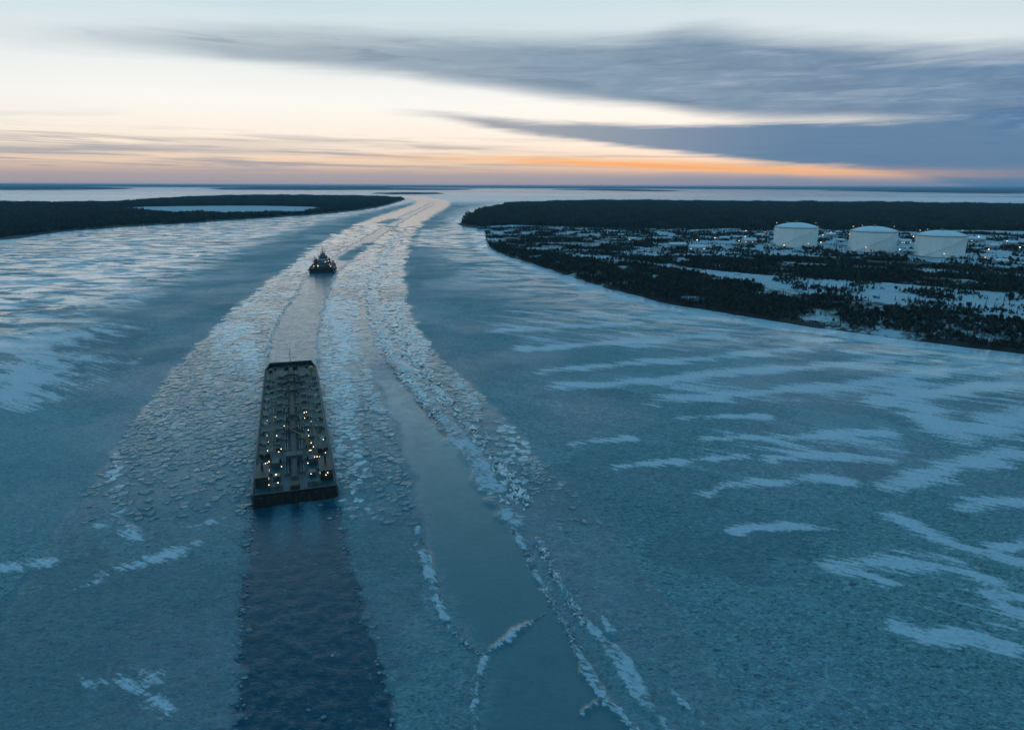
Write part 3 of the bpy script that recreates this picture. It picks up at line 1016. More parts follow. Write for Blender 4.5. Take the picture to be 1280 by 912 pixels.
# prototypes: (name, crown mesh, trunk mesh, label)
KINDS = []
for i, (nm, hh) in enumerate([('spruce_tree', 6.5), ('spruce_tree', 5.0)]):
    KINDS.append((nm, spruce_crown(hh, 11 + i).mesh('crown', M_SPRUCE), trunk(hh * .95, .12, 0, i).mesh('trunk', M_BARK), 'narrow dark spruce standing in the scrub along the right bank', 'spruces on the right bank'))
KINDS.append(('pine_tree', cloud_crown(6.0, 31, 150, .95, .35, .30, .11).mesh('crown', M_PINE), trunk(5.0, .14, 4, 5).mesh('trunk', M_BARK), 'round-topped dark pine standing in the scrub along the right bank', 'pines on the right bank'))
KINDS.append(('bare_bush', cloud_crown(3.2, 41, 120, 1.0, .05, .55, .10).mesh('crown', M_SCRUB), trunk(2.4, .07, 6, 6).mesh('trunk', M_BARK), 'low leafless brown bush in the scrub along the right bank', 'bushes on the right bank'))

# scatter over the right bank scrub
N = 330000
t_ = rng.uniform(R(-5), R(45), N)
r_ = np.sqrt(rng.uniform(330.0 ** 2, 1500.0 ** 2, N))
X, Y = r_ * np.sin(t_), r_ * np.cos(t_)
sdv = sdist(X, Y, LAND_R)
vg = veg_cover(X, Y, 2.0)
cl = fbm(X / 26, Y / 26, 401, 3)
keep = (sdv > 3) & (rng.uniform(0, 1, N) < np.where(vg > .75, sstep(cl, .25, .45) * .75, np.clip(vg * 1.5 * sstep(cl, .42, .62), 0, 1))) & ((vg < .99) | (r_ < 1250))
X, Y, vg, r_, sdv_k = X[keep], Y[keep], vg[keep], r_[keep], sdv[keep]
TREE_N = len(X)
kind = rng.choice(4, TREE_N, p=[.17, .20, .09, .54])
kind = np.where((vg < .3) & (rng.uniform(0, 1, TREE_N) < .5), 3, kind)
scl = rng.uniform(.32, .72, TREE_N) + .4 * (rng.uniform(0, 1, TREE_N) ** 4)
rot = rng.uniform(0, 6.28, TREE_N)
# the 300 that show largest in the picture stand as single trees
px_, py_, w_ = project(X, Y, np.full(TREE_N, z_land))
hpx = scl * np.array([6.5, 5.0, 6.0, 3.2])[kind] / w_
vis = (px_ > 0) & (px_ < 1280) & (py_ < 912)
order = np.argsort(-np.where(vis, hpx * (1 + 1.6 * (vg < .3)), 0))[:300]
single = np.zeros(TREE_N, bool)
single[order] = True
for i in order:
    nm, cm, tm, lb, gr = KINDS[kind[i]]
    t = empty(nm, (X[i], Y[i], z_land - .25), rot[i])
    t.scale = (scl[i],) * 3
    wh = 'in the snowy clearing' if vg[i] < .5 else ('at the river edge' if sdv_k[i] < 30 else 'in the dense riverside scrub')
    wh += ' left of the tanks' if px_[i] < 960 else (' below the tanks' if px_[i] < 1205 else ' at the right edge of the picture')
    tag(t, lb.split(' standing')[0].split(' in the')[0] + ' ' + wh, 'bush' if nm == 'bare_bush' else 'tree', gr + ' ' + wh)
    link(bpy.data.objects.new('trunk', tm), t)
    link(bpy.data.objects.new('crown', cm), t)


def scatter(name, label, xs, ys, zs, rots, scs, proto):
    """one countless mass of plants: points carrying copies of a plant"""
    me = bpy.data.meshes.new(name)
    me.vertices.add(len(xs))
    me.vertices.foreach_set('co', np.stack([xs, ys, zs], 1).astype(np.float32).ravel())
    for an, arr in (('rot', rots), ('sc', scs)):
        at = me.attributes.new(an, 'FLOAT', 'POINT')
        at.data.foreach_set('value', arr.astype(np.float32))
    ob = link(bpy.data.objects.new(name, me))
    ng_ = bpy.data.node_groups.new(name, 'GeometryNodeTree')
    ng_.interface.new_socket('Geometry', in_out='INPUT', socket_type='NodeSocketGeometry')
    ng_.interface.new_socket('Geometry', in_out='OUTPUT', socket_type='NodeSocketGeometry')
    gi, go = ng_.nodes.new('NodeGroupInput'), ng_.nodes.new('NodeGroupOutput')
    ip = ng_.nodes.new('GeometryNodeInstanceOnPoints')
    inf = ng_.nodes.new('GeometryNodeObjectInfo')
    inf.transform_space = 'ORIGINAL'
    inf.inputs['Object'].default_value = proto
    inf.inputs['As Instance'].default_value = True
    L = ng_.links.new
    for an, sock in (('rot', 'Rotation'), ('sc', 'Scale')):
        at = ng_.nodes.new('GeometryNodeInputNamedAttribute')
        at.data_type = 'FLOAT'
        at.inputs['Name'].default_value = an
        cx = ng_.nodes.new('ShaderNodeCombineXYZ')
        for q in ((2,) if an == 'rot' else (0, 1, 2)):
            L(at.outputs['Attribute'], cx.inputs[q])
        L(cx.outputs[0], ip.inputs[sock])
    L(gi.outputs[0], ip.inputs['Points'])
    L(inf.outputs['Geometry'], ip.inputs['Instance'])
    L(ip.outputs[0], go.inputs[0])
    md = ob.modifiers.new('plants', 'NODES')
    md.node_group = ng_
    tag(ob, label, kind='stuff')
    return ob


def stuff_proto(name, mb_list, label, at):
    """a clump of whole plants; stands in the wood itself and is repeated over it"""
    me = bpy.data.meshes.new(name)
    bm = bmesh.new()
    mats = []
    for mesh, off, s in mb_list:
        tmp = mesh.copy()
        tmp.transform(Matrix.Translation(off) @ Matrix.Scale(s, 4))
        mi = []
        for m in tmp.materials:
            if m not in mats:
                mats.append(m)
            mi.append(mats.index(m))
        st = len(bm.faces)
        bm.from_mesh(tmp)
        bm.faces.ensure_lookup_table()
        for f in bm.faces[st:]:
            f.material_index = mi[f.material_index]
        bpy.data.meshes.remove(tmp)
    bm.to_mesh(me)
    bm.free()
    for m in mats:
        me.materials.append(m)
    o = link(bpy.data.objects.new(name, me))
    o.location = at
    return tag(o, label, kind='stuff')


names = ['spruce_thicket', 'young_spruce_thicket', 'pine_thicket', 'bush_thicket']
labs = ['dark spruces massed in the right bank scrub', 'young spruces massed in the right bank scrub', 'dark pines massed in the right bank scrub', 'leafless bushes massed in the right bank scrub']
for q in range(4):
    s = np.nonzero((kind == q) & ~single)[0]
    f = s[0]
    pr = stuff_proto(names[q], [(KINDS[q][1], Vector((0, 0, 0)), 1.0), (KINDS[q][2], Vector((0, 0, 0)), 1.0)], labs[q], (X[f], Y[f], z_land - .25))
    s = s[1:]
    scatter(names[q], labs[q], X[s], Y[s], np.full(len(s), z_land - .25), rot[s], scl[s], pr)

# woods: clumps of whole trees over both headlands
def simple_spruce(h, seed):
    r = random.Random(seed)
    mb = MB()
    mb.tube((0, 0, -.3), (0, 0, h * .3), .14, .1, 4)
    for t in range(3):
        z0 = h * (.12 + .26 * t)
        rr = h * (.22 - .055 * t)
        n = 6
        vs = [(0, 0, z0 + h * .42)]
        for i in range(n):
            an = 2 * math.pi * (i + r.uniform(-.3, .3)) / n
            q = rr * r.uniform(.65, 1.2)
            vs.append((math.cos(an) * q, math.sin(an) * q, z0 + r.uniform(-.03, .05) * h))
        mb.add(vs, [(0, 1 + i, 1 + (i + 1) % n) for i in range(n)])
    return mb


def clump(name, seed, label, at, n=11):
    r = random.Random(seed)
    lst = []
    for i in range(n):
        m = simple_spruce(r.uniform(6.0, 10.5), seed + i).mesh('t', M_SPRUCE) if r.random() < .7 else cloud_crown(r.uniform(5, 8), seed + i, 36, 1.0, .2, .34, .17).mesh('t', M_PINE)
        lst.append((m, Vector((r.uniform(-8, 8), r.uniform(-8, 8), 0)), 1.0))
    return stuff_proto(name, lst, label, at)


def wood(name, label, poly, test, seed, cell, d0, d1, a0, a1):
    g = [p for p in poly]
    xs, ys = [p[0] for p in g], [p[1] for p in g]
    gx_, gy_ = np.meshgrid(np.arange(max(min(xs), -4500), min(max(xs), 4500), cell), np.arange(max(min(ys), d0), min(max(ys), d1), cell))
    x, y = gx_.ravel() + rng.uniform(-.5, .5, gx_.size) * cell, gy_.ravel() + rng.uniform(-.5, .5, gx_.size) * cell
    an = np.degrees(np.arctan2(x, y))
    kp = (an > a0) & (an < a1)
    x, y = x[kp], y[kp]
    kp = (sdist(x, y, poly) > 9 + 22 * vnoise(x / 40, y / 40, seed)) & test(x, y)
    x, y = x[kp], y[kp]
    half = rng.uniform(0, 1, len(x)) < .5
    for hf, sd_ in ((half, seed), (~half, seed + 50)):
        xx, yy = x[hf], y[hf]
        pr = clump(name, sd_, label, (xx[0], yy[0], z_land - .4))
        scatter(name, label, xx[1:], yy[1:], np.full(len(xx) - 1, z_land - .4), rng.uniform(0, 6.28, len(xx) - 1), rng.uniform(.55, 1.3, len(xx) - 1) * (.6 + .8 * vnoise(xx[1:] / 70, yy[1:] / 70, 9)), pr)
    return len(x)


n_r = wood('right_bank_wood', 'dense dark conifer wood filling the right headland behind the tanks', LAND_R, lambda x, y: veg_cover(x, y, 2.0) > .97, 600, 13.0, 900, 5200, -8, 54)
n_l = wood('left_bank_wood', 'dense dark conifer wood on the left headland round the lagoon', LAND_L, lambda x, y: sdist(x, y, LAGOON) < -12, 700, 13.0, 800, 6000, -54, -3)
print('trees', TREE_N, 'wood clumps', n_r, n_l)
# ------------------------------------------------------------------ ice floes in the broken channel
M_FLOE, k, b = mat_new('floe_ice')
co = k.n('ShaderNodeTexCoord').outputs['Object']
oi = k.n('ShaderNodeAttribute', attribute_name='tone').outputs['Fac']
n1_ = k.noise(co, 0.35, 5.0, 0.65)
n2_ = k.noise(co, 1.6, 4.0, 0.6)
cc = k.mix(k.step(k.math('ADD', k.math('MULTIPLY', n1_, 0.8), k.math('MULTIPLY', oi, 0.7)), 0.40, 1.05), (0.10, 0.18, 0.21, 1), (0.64, 0.68, 0.70, 1))
k.link(cc, b.inputs['Base Color'])
k.put(b.inputs['Roughness'], k.fmix(n1_, 0.05, 0.18))
b.inputs['IOR'].default_value = 1.55
bu = k.n('ShaderNodeBump')
bu.inputs['Strength'].default_value = 0.3
bu.inputs['Distance'].default_value = 0.12
k.link(n2_, bu.inputs['Height'])
k.link(bu.outputs[0], b.inputs['Normal'])


def clip_cell(poly, px, py, qx, qy):
    mx, my = (px + qx) / 2, (py + qy) / 2
    nx, ny = qx - px, qy - py
    out = []
    for i in range(len(poly)):
        a_, b_ = poly[i], poly[(i + 1) % len(poly)]
        da = (a_[0] - mx) * nx + (a_[1] - my) * ny
        db = (b_[0] - mx) * nx + (b_[1] - my) * ny
        if da <= 0:
            out.append(a_)
        if (da < 0) != (db < 0) and da != db:
            t = da / (da - db)
            out.append((a_[0] + (b_[0] - a_[0]) * t, a_[1] + (b_[1] - a_[1]) * t))
    return out


def cell_size(y):
    return float(np.interp(y, [150, 300, 450, 1100, 1500], [1.3, 2.3, 3.6, 10.0, 16.0]))


rf = random.Random(99)
pts, rows = {}, []
y = 150.0
row = 0
while y < 1450:
    s = cell_size(y)
    x0, x1 = float(L_OUT(y)) - 2 * s, float(R_OUT(y)) + 2 * s
    nx = int((x1 - x0) / s)
    for i in range(nx):
        if rf.random() < .38:
            continue
        pts[(row, i)] = (x0 + (i + .5 + rf.uniform(-.45, .45)) * s + (row % 2) * s * .5, y + rf.uniform(-.45, .45) * s * 1.15)
    rows.append((y, s, x0, nx))
    y += s * 1.15
    row += 1
floes = []
for (rw, i), (px, py) in pts.items():
    s = rows[rw][1]
    l_, r2 = float(L_OUT(py)), float(R_OUT(py))
    if not (l_ < px < r2):
        continue
    lead_l, lead_r = float(LEAD_L(py)), float(LEAD_R(py))
    if lead_l - .3 * s < px < lead_r + .1 * s and py < 640:
        continue
    tl, tr = float(T_L(py)), float(T_R(py))
    if tl - .45 * s < px < tr + .45 * s:
        continue
    # floes thin out towards the camera, leave dark pools further on
    if rf.random() > float(np.interp(py, [150, 180, 230, 500, 1450], [.10, .70, .97, .98, .96])):
        continue
    rv = float(fbm(np.array([px / (s * 7)]), np.array([py / (s * 6)]), 55, 3)[0])
    if rv < .30 or abs(rv - .50) < .014 or abs(rv - .60) < .008:
        continue
    cell = [(px - 1.5 * s, py - 1.5 * s), (px + 1.5 * s, py - 1.5 * s), (px + 1.5 * s, py + 1.5 * s), (px - 1.5 * s, py + 1.5 * s)]
    for dr_ in (-2, -1, 0, 1, 2):
        q = rw + dr_
        if 0 <= q < len(rows):
            ic = int(round((px - rows[q][2]) / rows[q][1] - .5))
            for di in range(-2, 3):
                p2 = pts.get((q, ic + di))
                if p2 and p2 != (px, py):
                    cell = clip_cell(cell, px, py, *p2)
                    if len(cell) < 3:
                        break
    if len(cell) < 3:
        continue
    g = rf.uniform(.86, 1.02)
    ring = []
    for a_, b_ in zip(cell, cell[1:] + cell[:1]):
        for t in (0.0, .5):
            vx, vy = a_[0] + (b_[0] - a_[0]) * t, a_[1] + (b_[1] - a_[1]) * t
            j_ = .11 * s
            ring.append(((vx - px) * g + rf.uniform(-j_, j_), (vy - py) * g + rf.uniform(-j_, j_)))
    floes.append((px, py, ring, s))


def floe_geo(ring, s):
    th_ = rf.uniform(.05, .15)
    tx, ty = rf.gauss(0, .018), rf.gauss(0, .020)
    n = len(ring)
    zt = lambda x, y: th_ + tx * x + ty * y
    vs = [(x * 1.02, y * 1.02, -.30) for x, y in ring]
    vs += [(x, y, zt(x, y) - .06) for x, y in ring]
    vs += [(x * .9, y * .9, zt(x, y) + rf.uniform(-.02, .06)) for x, y in ring]
    vs.append((0, 0, th_ + rf.uniform(-.05, .12)))
    fs = [(i, (i + 1) % n, n + (i + 1) % n, n + i) for i in range(n)]
    fs += [(n + i, n + (i + 1) % n, 2 * n + (i + 1) % n, 2 * n + i) for i in range(n)]
    fs += [(2 * n + i, 2 * n + (i + 1) % n, 3 * n) for i in range(n)]
    return vs, fs


def vis_size(f):
    x_, y_, w = project(np.array([f[0]]), np.array([f[1]]), np.array([0.0]))
    if not (0 < x_[0] < 1280 and y_[0] < 912):
        return 0
    return f[3] * f[3] / (w[0] ** 2) * (H / w[0])


floes.sort(key=vis_size, reverse=True)


def tone_attr(me, vals):
    at = me.attributes.new('tone', 'FLOAT', 'POINT')
    at.data.foreach_set('value', np.asarray(vals, dtype=np.float32))


def floe_words(px, py):
    if px < float(T_L(py)):
        w = 'left of the barge' if py < 300 else ('left of the open track between barge and tug' if py < 640 else 'left of the track beyond the tug')
    elif px < float(LEAD_L(py)):
        w = 'between the barge and the smooth grey lead' if py < 300 else ('between the tow track and the smooth grey lead' if py < 640 else 'right of the track beyond the tug')
    else:
        w = 'on the right edge of the channel, past the smooth grey lead'
    return 'pale angular ice floe ' + w, 'ice floe', 'loose floes ' + w


def tone_of(px, py):
    k_ = float(np.interp(py, [150, 400], [3.2, 9.0]))
    v = (float(fbm(np.array([px / (k_ * 1.6)]), np.array([py / (k_ * 2.2)]), 71, 4)[0]) - .5) * 3.2 + .45
    return float(np.interp(py, [150, 330], [-.45, 0])) + v * float(np.interp(py, [150, 330], [.6, 1.0])) + rf.uniform(-.28, .28)


for px, py, ring, s in floes[:300]:
    vs, fs = floe_geo(ring, s)
    mb = MB()
    mb.add(vs, fs)
    o = mb.build('ice_floe', M_FLOE, None, False, (px, py, 0.0))
    tone_attr(o.data, [tone_of(px, py)] * len(vs))
    tag(o, *floe_words(px, py))
mb = MB()
tn = []
for px, py, ring, s in floes[300:]:
    vs, fs = floe_geo(ring, s)
    mb.add([(x + px, y_ + py, z_) for x, y_, z_ in vs], fs)
    tn += [tone_of(px, py)] * len(vs)
# heaped blocks along the frozen pressure ridges
def heap(pts, n, spread, s0, s1, t0, t1):
    g = gl(pts, n=2)
    seg = [math.dist(a_, b_) for a_, b_ in zip(g[:-1], g[1:])]
    for i in range(n):
        q = rf.choices(range(len(seg)), seg)[0]
        f = rf.random()
        x0 = g[q][0] + (g[q + 1][0] - g[q][0]) * f
        y0 = g[q][1] + (g[q + 1][1] - g[q][1]) * f
        d_ = math.hypot(x0, y0)
        if float(vnoise(np.array([x0 / 9]), np.array([y0 / 12]), 17)[0]) < .28 and rf.random() < .8:
            continue
        d_ = min(d_, 430 + (d_ - 430) * .35) if d_ > 430 else d_
        sp_ = spread * d_ / 300
        off = rf.gauss(0, sp_)
        s = rf.uniform(s0, s1) * d_ / 300 * (1 if rf.random() < .85 else 1.8)
        n_ = rf.choice((4, 5, 5, 6))
        ring = [(math.cos(6.283 * (q_ + rf.uniform(-.3, .3)) / n_) * s * rf.uniform(.6, 1.3), math.sin(6.283 * (q_ + rf.uniform(-.3, .3)) / n_) * s * rf.uniform(.5, 1.1)) for q_ in range(n_)]
        fl_ = float(np.interp(d_, [120, 330, 480], [1.0, .5, .28]))
        hh = max(0.0, .42 - abs(off) / (sp_ + .01) * .25) * min(s, 1.1) * fl_
        tx, ty = rf.gauss(0, .20) * fl_, rf.gauss(0, .14) * fl_
        vs = [(x * 1.05, y_, -.3) for x, y_ in ring] + [(x * .9, y_ * .9, .08 + hh + tx * x + ty * y_) for x, y_ in ring] + [(0, 0, .10 + hh + .05 * s)]
        fs = [(i_, (i_ + 1) % n_, n_ + (i_ + 1) % n_, n_ + i_) for i_ in range(n_)] + [(n_ + i_, n_ + (i_ + 1) % n_, 2 * n_) for i_ in range(n_)]
        mb.add([(x + x0 + off, y_ + y0 + rf.gauss(0, sp_ * .6), z_) for x, y_, z_ in vs], fs)
        tn.extend([rf.uniform(t0, t1)] * len(vs))


heap([(500, 290), (482, 315), (468, 345), (466, 372), (471, 405), (489, 442), (510, 472), (542, 512), (585, 560), (615, 610), (642, 655)], 3000, 1.9, .5, 1.4, .5, 1.3)
heap([(486, 380), (500, 425), (530, 470), (575, 520), (620, 575), (662, 640)], 1100, 2.6, .5, 1.4, .2, 1.0)
heap([(640, 655), (668, 715), (702, 772), (738, 850), (752, 872), (795, 915)], 900, .8, .35, .95, -.1, .7)
heap([(672, 672), (692, 715), (715, 755), (742, 790), (770, 815), (800, 860), (835, 915)], 1100, 1.0, .35, 1.0, .0, .8)
heap([(594, 915), (590, 870), (606, 822)], 240, .7, .3, .8, -.1, .6)
heap([(522, 660), (535, 710), (552, 770), (575, 800), (606, 820)], 330, 1.0, .3, .8, -.1, .6)
heap([(600, 822), (640, 795), (682, 766)], 160, .25, .2, .5, -.1, .5)
heap([(331, 455), (338, 425), (350, 395), (370, 365), (386, 344)], 260, .4, .3, .7, .4, 1.1)
heap([(398, 455), (399, 430), (402, 400), (409, 370), (419, 344)], 260, .4, .3, .7, .4, 1.1)
# crumbs along the open track behind the barge
for i in range(420):
    py = rf.uniform(84, 172)
    ed = float((T_L if rf.random() < .5 else T_R)(py))
    px = ed + rf.gauss(0, .8) if rf.random() < .95 else rf.uniform(float(T_L(py)), float(T_R(py)))
    s = rf.uniform(.12, .42) * (1 if rf.random() < .88 else 2)
    n_ = rf.choice((5, 6, 7))
    ring = [(math.cos(6.283 * q / n_) * s * rf.uniform(.6, 1.2), math.sin(6.283 * q / n_) * s * rf.uniform(.5, 1.0)) for q in range(n_)]
    vs, fs = floe_geo(ring, s)
    mb.add([(x + px, y_ + py, z_ - .12) for x, y_, z_ in vs], fs)
    tn += [rf.uniform(-.4, .35)] * len(vs)
o = mb.build('brash_ice', M_FLOE)
tone_attr(o.data, tn)
tag(o, 'countless smaller pale ice pieces crowding the shipping channel', kind='stuff')
print('floes', len(floes))

# ------------------------------------------------------------------ shared paints
M_HULL = paint('black_hull', (0.012, 0.013, 0.015), 0.45, var=.4, rust=(0.03, 0.018, 0.012, 1))
M_DECK = paint('deck_green_grey', (0.135, 0.125, 0.095), 0.6, var=.35, scale=.25, rust=(0.12, 0.09, 0.065, 1))
M_AFT = paint('aft_deck_blue', (0.03, 0.075, 0.085), 0.55, var=.35, scale=.3)
M_STEEL = paint('worn_steel', (0.10, 0.115, 0.12), 0.5, var=.4)
M_DARK = paint('dark_steel', (0.022, 0.026, 0.028), 0.55, var=.4)
M_RUST = paint('rusty_brown', (0.11, 0.065, 0.035), 0.7, var=.4)
M_RAIL = paint('pale_rail', (0.30, 0.32, 0.33), 0.5, var=.2)
M_PIPE = paint('cargo_pipe', (0.045, 0.075, 0.075), 0.4, var=.3)
M_WHITE = paint('white_superstructure', (0.42, 0.46, 0.48), 0.45, var=.15)
M_TUGBLUE = paint('tug_blue', (0.13, 0.19, 0.22), 0.5, var=.25)
M_YEL = paint('ochre_paint', (0.30, 0.20, 0.05), 0.5, var=.3)
M_WARM = emit('warm_lamp', (1.0, 0.62, 0.28, 1), 7.0)
M_COOL = emit('white_lamp', (1.0, 0.86, 0.68, 1), 4.0)
M_ORANGE = emit('sodium_lamp', (1.0, 0.50, 0.18, 1), 3.2)
M_LITWIN = emit('lit_window', (1.0, 0.78, 0.5, 1), 1.1)
M_GLASS, k, b = mat_new('dark_window_glass')
b.inputs['Base Color'].default_value = (0.01, 0.014, 0.018, 1)
b.inputs['Roughness'].default_value = 0.08
M_TANK = paint('white_tank_steel', (0.80, 0.81, 0.77), 0.5, var=.06, scale=.08)
M_TANKROOF = paint('frosted_tank_roof', (0.76, 0.80, 0.82), 0.55, var=.05, scale=.1)
M_SHED = paint('pale_cladding', (0.34, 0.37, 0.39), 0.6, var=.15)
M_SNOWROOF = paint('snow_roof', (0.70, 0.76, 0.80), 0.7, var=.08)
M_CONC = paint('concrete', (0.25, 0.26, 0.26), 0.8, var=.2)

# ------------------------------------------------------------------ barge
sx_, sy_ = G(370.5, 628)
bx_, by_ = G(363.5, 456, 2.7)
hd = math.atan2(bx_ - sx_, by_ - sy_)
BL = math.hypot(bx_ - sx_, by_ - sy_)
BW = 21.6
barge = empty('tank_barge', (sx_, sy_, 0), -hd)
tag(barge, 'long black tank barge with pipework and lit deck lamps under tow', 'barge')
hw, ZD = BW / 2, 2.7


def hull_ring(y, z0, z1, w, c=.8):
    return [(-w + c, y, z0), (w - c, y, z0), (w, y, z0 + c), (w, y, z1), (-w, y, z1), (-w, y, z0 + c)]


mb = MB()
mb.loft([hull_ring(0, -.4, ZD, hw - .5), hull_ring(1.2, -1.6, ZD, hw), hull_ring(BL - 14, -1.6, ZD, hw), hull_ring(BL - 5, -.6, ZD + .1, hw - .15), hull_ring(BL, 1.0, ZD + .3, hw - 1.6)])
mb.build('hull', M_HULL, barge)
# deck plates in strakes, slightly proud of the hull
nb = 16
for i in range(nb):
    y0, y1 = 1.0 + (BL - 3.4) * i / nb, 1.0 + (BL - 3.4) * (i + 1) / nb
    aft = i < 3
    for x0, x1 in ((-hw + .5, -3.7), (-3.66, 3.66), (3.7, hw - .5)):
        MB().box(x0, x1, y0 + .05, y1 - .05, ZD + .004, ZD + .05 + .02 * random.random()).build('deck_plate', M_AFT if (aft or (i < 6 and x0 < 0 < x1)) else M_DECK, barge)
for s in (-1, 1):
    MB().box(min(s * hw, s * (hw - .35)), max(s * hw, s * (hw - .35)), 1.2, BL - 5, ZD + .003, ZD + .42).build('gunwale', M_STEEL, barge)
    MB().box(min(s * (hw + .02), s * (hw + .28)), max(s * (hw + .02), s * (hw + .28)), 2, BL - 15, 1.5, 1.95).build('fender_rail', M_RAIL if s > 0 else M_STEEL, barge)
    rail = MB()
    for q in np.arange(3, BL - 6, 2.6):
        rail.tube((s * (hw - .7), q, ZD), (s * (hw - .7), q, ZD + 1.1), .05, n=4)
    for zq in (.6, 1.1):
        rail.tube((s * (hw - .7), 3, ZD + zq), (s * (hw - .7), BL - 6, ZD + zq), .05, n=4)
    rail.build('guard_rail', M_RAIL if s > 0 else M_DARK, barge)
MB().box(-hw + .6, hw - .6, .05, .45, ZD + .003, ZD + .8).build('stern_coaming', M_HULL, barge)
mb = MB()
mb.add([(-hw + .6, BL - 6, ZD), (-hw + 2, BL - .5, ZD + .2), (hw - 2, BL - .5, ZD + .2), (hw - .6, BL - 6, ZD), (-hw + .6, BL - 6, ZD + .6), (-hw + 2, BL - .4, ZD + 1.7), (hw - 2, BL - .4, ZD + 1.7), (hw - .6, BL - 6, ZD + .6),
        (-hw + .9, BL - 6, ZD + .6), (-hw + 2.2, BL - .8, ZD + 1.7), (hw - 2.2, BL - .8, ZD + 1.7), (hw - .9, BL - 6, ZD + .6), (-hw + .9, BL - 6, ZD), (-hw + 2.2, BL - .8, ZD + .1), (hw - 2.2, BL - .8, ZD + .1), (hw - .9, BL - 6, ZD)],
       [(0, 1, 5, 4), (1, 2, 6, 5), (2, 3, 7, 6), (4, 5, 9, 8), (5, 6, 10, 9), (6, 7, 11, 10), (8, 9, 13, 12), (9, 10, 14, 13), (10, 11, 15, 14)])
mb.build('bow_bulwark', M_DARK, barge)
for x in (-8.5, -5.1, -1.7, 1.7, 5.1, 8.5):
    ft = MB().lathe([(.5, -.18), (.66, 0), (.5, .18), (.28, .18), (.28, -.18)], 12, cap=False).build('fender_tyre', M_DARK, barge)
    ft.rotation_euler = (R(90), 0, 0)
    ft.location = (x, -.22, ZD - .55)
for x in (-6.8, -3.4, 0, 3.4, 6.8):
    MB().box(x - .09, x + .09, -.12, .1, .2, ZD - .1).build('stern_rib', M_RUST, barge)
# centre catwalk with legs
cw = MB().box(-.75, .75, 8, BL - 10, ZD + 1.35, ZD + 1.45)
for q in np.arange(9, BL - 10, 4.0):
    for s in (-.7, .7):
        cw.tube((s, q, ZD), (s, q, ZD + 2.4), .06, n=4)
for s in (-.74, .74):
    cw.tube((s, 8, ZD + 2.4), (s, BL - 10, ZD + 2.4), .06, n=4)
cw.build('catwalk', M_DARK, barge)
for x in (-6.2, -5.3, -2.4, -1.7, 1.7, 2.4, 5.3, 6.2):
    p = MB().tube((x, 12 if abs(x) < 4 else 24, ZD + .55), (x, BL - 14, ZD + .55), .20 if abs(x) < 4 else .14, n=8)
    for q in np.arange(14, BL - 14, 6):
        p.box(x - .2, x + .2, q - .12, q + .12, ZD + .05, ZD + .45)
    p.build('cargo_pipe', M_PIPE, barge)
rb = random.Random(5)
for i, q in enumerate(np.arange(20, BL - 16, 9.2)):
    p = MB().tube((-7.4, q, ZD + .9), (7.4, q, ZD + .9), .17, n=8)
    for s in (-1, 1):
        p.tube((s * 7.4, q, ZD + .9), (s * 7.4, q, ZD), .17, n=8)
        p.tube((s * 3.1, q, ZD + .9), (s * 3.1, q, ZD + 1.6), .1, n=6)
        p.lathe([(.32, 0), (.32, .08)], 8, (s * 3.1, q, ZD + 1.6))
    p.build('crossover_pipe', M_STEEL if i % 2 else M_PIPE, barge)
    for s in (-1, 1):
        h_ = MB().lathe([(.95, 0), (.95, .65), (1.05, .68), (1.05, .80), (.3, .98)], 12, (s * 4.4, q + 3.2, ZD))
        h_.tube((s * 4.4 + .9, q + 3.2, ZD + .9), (s * 4.4 - .9, q + 3.2, ZD + .9), .06, n=4)
        h_.build('tank_hatch', M_STEEL if rb.random() < .5 else M_DARK, barge)
        v_ = MB().tube((s * 8.2, q + 5.5, ZD), (s * 8.2, q + 5.5, ZD + 1.5), .14, n=6)
        v_.lathe([(.3, 0), (.36, .2), (.1, .42)], 8, (s * 8.2, q + 5.5, ZD + 1.45))
        v_.build('vent_pipe', M_RAIL if rb.random() < .4 else M_STEEL, barge)
        MB().box(s * 8.6 - .6, s * 8.6 + .6, q - .5, q + .5, ZD + .03, ZD + .5 + rb.random() * .7).build('valve_box', rb.choice([M_DARK, M_STEEL, M_RAIL]), barge)
        b_ = MB()
        for o_ in (-.35, .35):
            b_.lathe([(.18, 0), (.18, .6), (.26, .62), (.26, .7)], 8, (s * (hw - 1.2), q + o_, ZD))
        b_.box(s * (hw - 1.2) - .3, s * (hw - 1.2) + .3, q - .75, q + .75, ZD + .01, ZD + .07)
        b_.build('mooring_bitts', M_DARK, barge)
# arched hose saddles across the middle and midship manifold
for q, w_s in ((44, 2.4), (58, 2.0), (88, 2.6), (101, 4.0), (112, 3.4)):
    if q > BL - 12:
        continue
    a_ = []
    for t in range(9):
        f = math.pi * t / 8
        a_.append((w_s * math.cos(f), q, ZD + .3 + 1.7 * math.sin(f)))
    p = MB().path(a_, .22)
    p.path([(x, y_ + 1.3, z_) for x, y_, z_ in a_], .22)
    for t in (1, 3, 5, 7):
        p.tube(a_[t], (a_[t][0], a_[t][1] + 1.3, a_[t][2]), .1, n=4)
    p.build('hose_saddle', M_DARK, barge)
for q in (48.0, 70.0):
    p = MB().box(-3.4, 3.4, q - .9, q + .9, ZD + .05, ZD + .35)
    for x in (-2.7, -1.4, 1.4, 2.7):
        p.tube((x, q, ZD + .2), (x, q, ZD + 1.7), .25, n=8)
        p.lathe([(.42, 0), (.42, .12)], 10, (x, q, ZD + 1.7))
    p.build('manifold', M_PIPE, barge)
